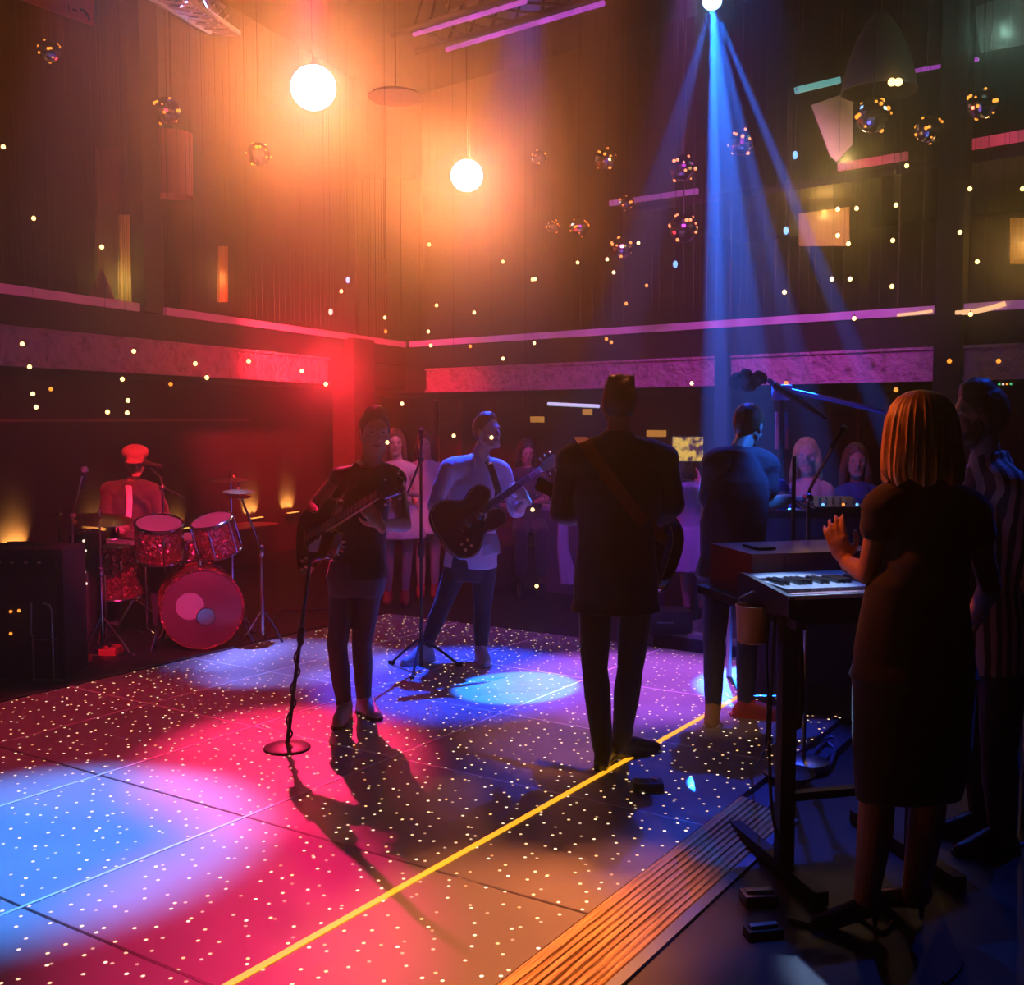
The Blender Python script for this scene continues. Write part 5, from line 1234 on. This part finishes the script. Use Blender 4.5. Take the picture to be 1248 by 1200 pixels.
# ================================================================== lamps, strings, balls, upper storey
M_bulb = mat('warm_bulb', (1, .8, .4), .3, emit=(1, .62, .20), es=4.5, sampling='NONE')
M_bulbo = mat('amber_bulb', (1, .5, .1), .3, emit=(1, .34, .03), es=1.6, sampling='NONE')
M_cord = mat('thin_cord', (.03, .025, .022), .8)
proto = {}
def bulb(px, py, Y, label, group, dim=False, s=1.0):
    p = W(px, py, Y); r = .0165 * s * Y / 8.5
    key = dim
    if key not in proto:
        root = empty('hanging_bulb', (0, 0, 0)); MB().lathe([(.001, -1.0), (.55, -.85), (.95, -.35), (1.0, 0), (.8, .55), (.45, .95), (.4, 1.0)], (0, 0, 0), n=14).build('bulb', M_bulbo if dim else M_bulb, root)
        MB().lathe([(.42, .9), (.42, 1.6), (.2, 1.8)], (0, 0, 0), n=10).build('cap', M_blackm, root); MB().cyl((0, 0, 1.7), (0, 0, 2.7), .08, n=5).build('cord', M_cord, root)
        proto[key] = root; o = root
    else: o = copy_tree(proto[key])
    o.location = p; o.scale = (r, r, r)
    for ch in o.children:
        if ch.name.startswith('cord'):
            ch.location.z = 1.7 - 1.7 * ((6.9 - p.z) / r - 1.7); ch.scale.z = (7.29 - p.z) / r - 1.7
    tag(o, label, 'light bulb', group)
def lY(px, py, back=.5): return LW(px, py).y - back
def rY(px, py, back=.5): return RW(px, py).y - back
B1 = [(27, 419), (36, 447), (40, 480), (44, 496), (163, 428), (149, 462), (156, 488), (131, 502), (155, 503), (238, 443), (252, 460), (303, 440), (368, 452), (397, 468)]
for p in B1: bulb(*p, lY(*p, 1.6 if p[0] == 397 else .5), 'tiny warm bulb hanging on a thin cord in front of the left balcony front', 'warm bulbs before the left balcony front')
for p in [(208, 468), (62, 474)]: bulb(*p, lY(*p, .2), 'faint amber bulb under the left balcony front', 'faint amber bulbs on the left', True)
bulb(4, 179, 7.6, 'highest warm bulb at the left edge of the picture', None); bulb(41, 266, 7.8, 'lone warm bulb in the dark upper left, left of the narrow yellow curtain', None); bulb(124, 301, 8.4, 'warm bulb just above the magenta cone on the left balcony', None)
for p in [(416, 355), (469, 387), (523, 298), (613, 319), (652, 340), (704, 320), (532, 372), (522, 404), (578, 381), (525, 421), (651, 418), (613, 437), (740, 316), (748, 332), (778, 296), (649, 340.5)]:
    bulb(*p, min(lY(*p), rY(*p)) - R.uniform(0, 1.5), 'tiny warm bulb hanging in the orange haze above the back corner balcony', 'warm bulbs over the corner of the balcony', s=.8)
for p in [(788, 348), (763, 370), (470, 404), (745, 417), (739, 413), (573, 422)]: bulb(*p, min(lY(*p), rY(*p)) - .3, 'faint amber bulb near the back balcony edge', 'faint amber bulbs near the back balcony edge', True, .8)
for p, l in (((490, 492), 'warm bulb hanging above the heads of the women behind the bass player'), ((553, 531), 'warm bulb hanging left of the head of the white-shirted guitarist'), ((843, 467), 'warm bulb over the back fascia, right of the suited man'), ((640, 605), 'upper of two warm bulbs hanging above the booth'), ((649, 621), 'lower of two warm bulbs hanging above the booth'), ((599, 533), 'small warm bulb in front of the face of the white-shirted guitarist'), ((472, 539), 'small warm bulb beside the ear of the bass player'), ((654, 714), 'lowest warm bulb, hanging before the booth front near the floor')):
    bulb(*p, 7.0 if p == (599, 533) else (5.6 if p == (472, 539) else 9.3), l, None, s=.9)
for p in [(1021, 255), (1044, 254), (1092, 250), (1021, 287), (1034, 297), (1088, 293), (1087, 349), (1014, 340), (1036, 340), (956, 356), (1041, 388), (1105, 202), (1170, 283), (1191, 319), (1182, 230), (1246, 230), (1183, 383)]:
    bulb(*p, rY(*p) - R.uniform(.2, .8), 'warm bulb hanging on a thin cord in the dark upper right', 'warm bulbs in the dark upper right')
for p, l in (((1157, 440), 'amber bulb on the back fascia right of the dark column'), ((1217, 440), 'amber bulb on the back fascia above the bearded man'), ((1092, 475), 'amber bulb just above the blonde hair of the woman in black'), ((958, 467), 'amber bulb beside the overhead boom')):
    bulb(*p, rY(*p, .2), l, None, True, 1.1)

# mirror balls: faceted globes with glowing beads put in as their glints
M_mir = mat('mirror_facets', (.62, .56, .55), .12, metal=1)
def ball_proto():
    root = empty('mirror_ball', (0, 0, 0)); bm = MB(); bm.ell((0, 0, 0), 1.0, n=24, m=15); bm.build('globe', M_mir, root, smooth=False)
    g2 = MB()
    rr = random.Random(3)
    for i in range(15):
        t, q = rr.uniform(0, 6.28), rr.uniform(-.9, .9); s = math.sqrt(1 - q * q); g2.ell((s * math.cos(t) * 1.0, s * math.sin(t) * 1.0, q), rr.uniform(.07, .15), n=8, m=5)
    g2.build('lights', M_bulbo, root, kind='stuff', label='tiny glowing beads put in as glints over the globe'); g3 = MB(); g3.cyl((0, 0, 1), (0, 0, 2), .03, n=6); g3.build('cord', M_cord, root)
    return root
bp = None
def ball(px, py, rpx, Y, label, rot=0):
    global bp
    if bp is None: bp = ball_proto(); o = bp
    else: o = copy_tree(bp)
    p = W(px, py, Y); r = rpx * PX(Y); o.location = p; o.scale = (r, r, r); o.rotation_euler = (0, 0, rot)
    for ch in o.children:
        if ch.name.startswith('cord'): L = (7.29 - p.z) / r - 1; ch.scale.z = L; ch.location.z = 1 - L
    tag(o, label, 'mirror ball')
BL = [(60, 62, 13, 7.4, 'dim mirror ball high at the far left below the red banner'), (203, 135, 16, 8.5, 'golden glittering mirror ball above the pink lampshade, upper left'), (315, 188, 14, 10.5, 'faint mirror ball left below the large glaring light'),
      (657, 192, 9, 11.5, 'small mirror ball right of the smaller glaring light'), (738, 194, 13, 11, 'mirror ball between the smaller glaring light and the blue beams'), (674, 276, 8, 12.3, 'smallest mirror ball in the haze below the smaller glaring light'), (706, 277, 11, 12, 'small golden mirror ball in the haze above the back balcony'),
      (764, 247, 9, 11.5, 'small mirror ball just left of the violet strip of the upper tier'), (831, 205, 16, 9.5, 'mirror ball left of the blue beams, the upper of two'), (833, 278, 17, 9.8, 'mirror ball left of the blue beams, the lower of two'), (757, 302, 13, 11.3, 'yellowish mirror ball hanging above the violet balcony strip'),
      (904, 174, 16, 9.6, 'mirror ball glinting inside the blue beams'), (1064, 141, 20, 8.2, 'mirror ball hanging under the large bell lampshade'), (1132, 158, 16, 9.0, 'mirror ball right of the bell lampshade'), (1198, 126, 18, 8.6, 'brightest mirror ball at the upper right, right of the dark column')]
for i, b_ in enumerate(BL): ball(*b_[:4], b_[4], i * .9)

# bead strings in front of the upper storey
def strings(d, n, s0, s1, off, step, label, z0=2.72, z1=6.6):
    m = MB(); s = s0
    while s < s1:
        p = CORN + d * s - n * off; w_ = R.uniform(.0015, .004); m.box(V((p.x, p.y, (z0 + z1) / 2)), (w_, w_, z1 - z0)); s += step * R.uniform(.5, 1.5)
    m.build('bead_curtain', mat('bead_strings_' + label[:4], (.16, .10, .08), .5), None, smooth=False, label=label, cat='bead curtain', kind='stuff')
strings(DL, NL, -10, -.1, .18, .10, 'thin bead strings hanging behind the left balcony edge')
strings(DR, NR, .1, LEN_R, .18, .12, 'thin bead strings hanging behind the back balcony edge')

# upper tier beams and neon on the right
def rstrip(x0, y0, x1, y1, th, m_, label, off=0.0, name='neon_strip', cat='light strip'):
    a, b_ = RW(x0, y0, off), RW(x1, y1, off); return MB().beam(a, b_, th * PX(a.y), .05, UPz if False else V(NR)).build(name, m_, None, smooth=False, label=label, cat=cat)
rstrip(744, 248, 850, 233, 6, M_stripP, 'violet light strip of the upper tier left of the blue beams', .3)
rstrip(1022, 204, 1106, 190, 9, M_neon, 'red-pink neon strip under the bell lampshade', .3)
rstrip(1180, 177, 1260, 163, 12, M_neon, 'broad red-pink neon strip at the right edge, beside the dark column', .3)
rstrip(1112, 87, 1192, 72, 3, M_purp, 'thin violet neon strip high right of the bell lampshade', .3)
slab(DR, NR, sR(740, 245), LEN_R, 3.0, -.36, 4.02, 4.10, 'trim_upper_tier', M_dark)
M_cyan = mat('cyan_tube', (.3, .8, .8), .3, emit=(.10, .40, .38), es=.8, sampling='NONE')
a, b_ = W(971, 110, 9.2), W(1022, 98, 9.4); tl_ = MB().beam(a, b_, .055, .05).build('tube_light', M_cyan, None, smooth=False, label='pale cyan tube light left of the bell lampshade', cat='tube light')
MB().tube([a, V((a.x, a.y, 7.29))], .006, 6).build('cord', M_cord, tl_)
# bell lampshade
M_shade = mat('smoky_shade_fabric', (.16, .13, .115), .85, noise_amt=.15, scale=6)
bs = W(1071, 112, 8.9); k = PX(8.9); T = empty('bell_lampshade', bs, 'large smoky bell-shaped lampshade hanging high at the right', 'lampshade')
MB().lathe([(44 * k, 0), (41 * k, 18 * k), (34 * k, 42 * k), (25 * k, 66 * k), (14 * k, 84 * k), (8 * k, 90 * k), (.001, 92 * k), (.001, 89 * k), (12 * k, 82 * k), (23 * k, 64 * k), (32 * k, 41 * k), (39 * k, 18 * k), (42.5 * k, 0)], bs, n=40).build('shade', M_shade, T)
MB().cyl(bs + V((0, 0, 90 * k)), V((bs.x, bs.y, 7.29)), .012, n=8).build('cord', M_cord, T)
for dx in (-3, 5): MB().ell(W(1090 + dx, 100, 8.55), .030, n=12, m=8).build('bulb', M_bulb, T)
m = MB(); m.cyl(W(1087, 100, 8.55), W(1080, 90, 8.72), .008, n=6).cyl(W(1095, 100, 8.55), W(1080, 90, 8.72), .008, n=6); m.build('bulb_holder', M_black, T)
# warm canvas panel
pn = [W(989, 128, 9.4), W(1040, 110, 9.4), W(1039, 176, 9.4), W(1020, 197, 9.4), W(1012, 190, 9.4)]
M_canvas = mat('cream_canvas', (.62, .52, .34), .8, noise_amt=.25, scale=5)
MB().prism(pn, V((0, .02, 0))).build('canvas_pennant', M_canvas, None, smooth=False, label='cream canvas pennant pointing down below the cyan tube light', cat='pennant')
point(W(1024, 200, 9.1) + V((0, -.15, 0)), (1, .62, .20), 7, .03)
# panel at the top right, green light also put into its cloth colour
pn = [RW(1188, 10, .5), RW(1262, -14, .5), RW(1262, 52, .5), RW(1196, 64, .5)]
MB().prism(pn, V(NR) * .03).build('ceiling_banner', mat('green_lit_cloth', (.35, .45, .38), .8, noise_amt=.4, scale=4), None, smooth=False, label='pale banner with green light in its colour in the top right corner', cat='banner')
point(W(1225, 40, 8.0), (.5, 1, .75), 3.2, .05)
pn = [RW(1190, 58, .45), RW(1262, 42, .45), RW(1262, 62, .45), RW(1192, 64, .45)]
# warm shelves and curtained openings of the upper storey
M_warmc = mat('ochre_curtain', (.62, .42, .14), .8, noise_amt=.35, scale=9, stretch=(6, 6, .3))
def panel(x0, y0, x1, y1, wallf, off, m_, name, label, cat, th=.03):
    pts = [wallf(x0, y1, off), wallf(x1, y1, off), wallf(x1, y0, off), wallf(x0, y0, off)]
    n_ = NR if wallf is RW else NL
    return MB().prism(pts, V(n_) * th).build(name, m_, None, smooth=False, label=label, cat=cat)
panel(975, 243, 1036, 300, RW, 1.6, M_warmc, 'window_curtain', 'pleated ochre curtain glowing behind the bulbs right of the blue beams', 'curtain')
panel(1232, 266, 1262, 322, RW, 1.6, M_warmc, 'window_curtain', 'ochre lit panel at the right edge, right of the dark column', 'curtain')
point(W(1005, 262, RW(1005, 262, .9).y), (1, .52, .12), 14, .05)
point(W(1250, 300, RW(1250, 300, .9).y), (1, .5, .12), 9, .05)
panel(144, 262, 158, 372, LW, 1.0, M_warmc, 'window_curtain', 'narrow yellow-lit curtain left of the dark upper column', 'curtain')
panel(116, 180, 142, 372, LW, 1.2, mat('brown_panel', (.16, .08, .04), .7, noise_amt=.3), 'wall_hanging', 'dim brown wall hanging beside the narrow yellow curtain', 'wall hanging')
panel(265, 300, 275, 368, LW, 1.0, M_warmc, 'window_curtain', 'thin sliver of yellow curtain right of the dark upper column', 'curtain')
point(LW(151, 340, .75), (1, .62, .12), 4.5, .03); point(LW(270, 340, .75), (1, .5, .1), 3.0, .03)
# pink lampshade and cone
M_pinkc = mat('rose_lampshade', (.62, .22, .30), .8, noise_amt=.15, scale=6)
q = LW(210, 200, .5); T = empty('drum_lampshade', q, 'dull pink drum lampshade right of the dark upper column', 'lampshade'); k = PX(q.y)
MB().lathe([(23 * k, -38 * k), (24 * k, 36 * k), (23 * k, 36 * k), (22 * k, -38 * k)], q, n=32, close=False).build('shade', M_pinkc, T); MB().cyl(q + V((0, 0, 36 * k)), V((q.x, q.y, 7.29)), .01, n=6).build('cord', M_cord, T)
for a_ in (0, 2.1, 4.2): MB().cyl(q + V((0, 0, 36 * k)), q + V((23 * k * math.cos(a_), 23 * k * math.sin(a_), 35 * k)), .005, n=5).build('spider_arm', M_cord, T)
q = LW(124, 368, .40); q.z = 2.62; MB().lathe([(.16, 0), (.13, .12), (.05, .32), (.02, .40), (.001, .41)], q, n=24).build('cone_lamp', mat('magenta_cone', (.65, .12, .35), .5), None, label='magenta-lit cone standing on the left balcony, left of the dark column', cat='lamp')
# little things seen as glints on the upper floor
for (px, py, mm, lb) in ((424, 341, LED_b, 'tiny blue light on the left balcony above the edge'), (403, 380, LED_w, 'tiny pale light on the left balcony rail'), (823, 322, LED_b, 'tiny cyan light left of the blue beams over the balcony'), (958, 281, LED_b, 'small bluish glass glint right of the blue beams'), (969, 189, LED_b, 'small cyan light near the right side of the blue beams')):
    w_ = LW(px, py, .2) if px < 500 else RW(px, py, .2)
    T = empty('small_lantern', w_, lb, 'lantern'); MB().ell(w_, (.025, .025, .040), n=10, m=7).build('glow', mm, T); MB().cyl(w_ + V((0, 0, .03)), V((w_.x, w_.y, 7.29)), .003, n=5).build('cord', M_cord, T)
# truss with violet tubes
T = empty('lighting_truss', W(600, 10, 8), 'dark lighting truss crossing the top of the picture', 'truss')
ta = [W(505, 34, 9.6), W(545, 52, 9.2)]; tb_ = [W(640, -8, 8.0), W(735, -6, 7.6)]
for i in range(2):
    MB().tube([ta[i] + (ta[i] - tb_[i]) * .25, tb_[i] + (tb_[i] - ta[i]) * .6], .025, 10).build('chord', M_black, T)
up_ = V((0, 0, .28))
for i in range(2): MB().tube([ta[i] + up_, tb_[i] + up_ + (tb_[i] - ta[i]) * .6], .025, 10).build('chord', M_black, T)
for k_ in range(9):
    t = k_ / 8 * 1.3; p0 = ta[0].lerp(tb_[0], t); p1 = ta[1].lerp(tb_[1], t); MB().tube([p0, p1], .012, 6).build('brace', M_black, T); MB().tube([p0, p0.lerp(tb_[0], .12) + up_], .012, 6).build('brace', M_black, T); MB().tube([p1, p1.lerp(tb_[1], .12) + up_], .012, 6).build('brace', M_black, T)
for i, lb in ((0, 'left and shorter of two violet light tubes at the top centre'), (1, 'right and longer of two violet light tubes at the top centre')):
    dn = V((0, -.01, -.058)); MB().tube([ta[i] + dn, tb_[i] + dn], .020, 8).build('light_tube', M_purp, None, label=lb, cat='light tube')
# second truss, red lit, top left
T = empty('lighting_truss', W(210, 0, 8), 'reddish lighting truss at the top left, left of the large glaring light', 'truss')
M_redt = mat('truss_steel', (.5, .42, .42), .35, metal=.8)
a, b_ = W(175, -8, 7.5), W(255, 40, 9.5)
for o in (V((0, 0, 0)), V((.25, 0, 0)), V((.12, 0, .22))): MB().tube([a + o + (a - b_) * .5, b_ + o], .022, 8).build('chord', M_redt, T)
for k_ in range(8): t = k_ / 7; p0 = a.lerp(b_, t); MB().tube([p0, p0 + V((.25, .1, 0)), p0 + V((.12, .2, .22)), p0], .010, 6).build('brace', M_redt, T)
spot(W(230, 120, 6), W(215, 10, 8.4), (1, .10, .08), 25, 30, .5, .03)
# red banner with dark marks at the top left corner
pl = lambda x_, y_: W(x_, y_, 6.6 + (115 - x_) * -.004)
T = empty('hanging_banner', pl(60, 0), 'dull red hanging banner with dark marks in the top left corner', 'banner')
MB().prism([pl(-30, -20), pl(113, 31), pl(117, -60), pl(-30, -60)], V((0, .012, 0))).build('cloth', mat('dull_red_cloth', (.55, .14, .14), .8), T, smooth=False)
m = MB()
for s0, s1 in (((50, -2), (60, 3)), ((64, -4), (66, 4)), ((70, 5), (80, 10)), ((82, 6), (84, 14)), ((88, 13), (94, 15)), ((97, 12), (106, 18)), ((106, 18), (109, 25))): m.tube([pl(*s0) - V((0, .004, 0)), pl((s0[0] + s1[0]) / 2, (s0[1] + s1[1]) / 2 - 2) - V((0, .004, 0)), pl(*s1) - V((0, .004, 0))], .008, 6)
m.build('painted_mark', M_blackm, T)
spot(W(160, 120, 4.5), W(80, 0, 6.6), (1, .10, .10), 14, 24, .6, .03)
# hanging wooden disc lit by the lamp
q = W(482, 118, 9.5); hd_ = MB().lathe([(.001, .02), (.20, .03), (.24, 0), (.20, -.03), (.001, -.04)], q, n=30).build('hanging_disc', mat('pale_wood', (.6, .42, .3), .6), None, label='pale shallow disc hanging right of the large glaring light', cat='ceiling lamp')
MB().cyl(q, V((q.x, q.y, 7.29)), .005, n=5).build('cord', M_cord, hd_)

# ------------------------------------------------------------------ lower storey lamps
M_glowY = mat('yellow_uplight', (1, .8, .3), .4, emit=(1, .62, .10), es=1.6, sampling='NONE')
LB = 1.2 - .09
for (px, lb, pw) in ((25, 'uplight glowing yellow on the wall ledge at the far left', 40), (124, 'uplight glowing yellow on the wall behind the floor tom', 25), (222, 'faint uplight on the wall between the rack toms and the drummer', 6), (312, 'uplight glowing yellow on the ledge right of the cymbals', 40), (357, 'uplight glowing yellow on the ledge beside the bass player', 40)):
    q = LW(px, 600, LB); q.z = .45; w_ = .13 if px != 25 else .12
    T = empty('wall_uplight', q, lb, 'uplight'); MB().box(q + V((0, 0, .02)), (w_ * 2, .07, .04), (DL, NL, V((0, 0, 1)))).build('housing', M_black, T, smooth=False)
    for s_ in (-.7, 0, .7): MB().box(q + DL * w_ * s_ + V((0, 0, .043)), (.05, .05, .006), (DL, NL, V((0, 0, 1)))).build('lens', M_glowY, T, smooth=False)
    for s_ in (-.7, 0, .7): p0 = q + DL * w_ * s_ + V((0, 0, .06)); spot(p0, p0 + V((0, 0, 1)) - NL * .75, (1, .62, .12), pw * .55, 70, .9, .01)
# wall lamps under the back balcony
M_lampw = mat('amber_glass', (1, .6, .2), .4, emit=(1, .42, .08), es=.55, sampling='NONE')
for (px, py, w_, lb) in ((655, 511, .17, 'low amber wall lamp under the balcony above the booth'), (716, 502, .10, 'small amber wall lamp under the balcony, left of the head of the suited man'), (800, 528, .22, 'amber wall lamp under the balcony right of the suited man')):
    q = RW(px, py, 3.05 - 0.0); T = empty('wall_lamp', q, lb, 'wall lamp'); MB().box(q, (w_ * 1.3, .08, .09), (DR, NR, V((0, 0, 1)))).build('glass', M_lampw, T, smooth=False); MB().box(q - NR * .06, (w_ * 1.5, .05, .12), (DR, NR, V((0, 0, 1)))).build('back_plate', M_black, T, smooth=False)
q = W(700, 493, 11.5); MB().tube([W(668, 492, 11.6), W(730, 495, 11.2)], .018, 8).build('fluorescent_tube', mat('cold_tube', (.7, .9, 1), .3, emit=(.45, .60, .75), es=1.0, sampling='NONE'), None, label='cold white tube light under the balcony left of the suited man', cat='tube light')
c0 = RW(1226, 468, .8); T = empty('small_screen', c0, 'tiny lit display with green and white dots at the right edge', 'display'); MB().box(c0, (.16, .03, .06), (DR, NR, V((0, 0, 1)))).build('case', M_black, T, smooth=False)
LG = mat('green_dot_light', (.2, 1, .4), .3, emit=(.1, .8, .25), es=1.2, sampling='NONE')
for i, mm in enumerate((LG, LED_w, LED_o, LG)): MB().box(c0 + NR * .018 + DR * (-.055 + i * .035), (.018, .006, .016), (DR, NR, V((0, 0, 1)))).build('lit_dot', mm, T, smooth=False)
# framed panelling under the balcony at the back
M_frame = mat('dull_frame_wood', (.20, .10, .07), .5)
for (x0, x1) in ((532, 560), (1046, 1080)):
    for x_ in (x0, x1):
        q = RW(x_, 560, 2.9); MB().box(V((q.x, q.y, 1.0)), (.07, .05, 2.0), (DR, NR, V((0, 0, 1)))).build('trim_panel_post', M_frame, None, smooth=False, kind='structure')
q0, q1 = RW(532, 516, 2.9), RW(560, 516, 2.9); MB().beam(q0, q1, .05, .07, NR).build('trim_panel_rail', M_frame, None, smooth=False, kind='structure')
# champagne-coloured strip on the balcony rail at the far right
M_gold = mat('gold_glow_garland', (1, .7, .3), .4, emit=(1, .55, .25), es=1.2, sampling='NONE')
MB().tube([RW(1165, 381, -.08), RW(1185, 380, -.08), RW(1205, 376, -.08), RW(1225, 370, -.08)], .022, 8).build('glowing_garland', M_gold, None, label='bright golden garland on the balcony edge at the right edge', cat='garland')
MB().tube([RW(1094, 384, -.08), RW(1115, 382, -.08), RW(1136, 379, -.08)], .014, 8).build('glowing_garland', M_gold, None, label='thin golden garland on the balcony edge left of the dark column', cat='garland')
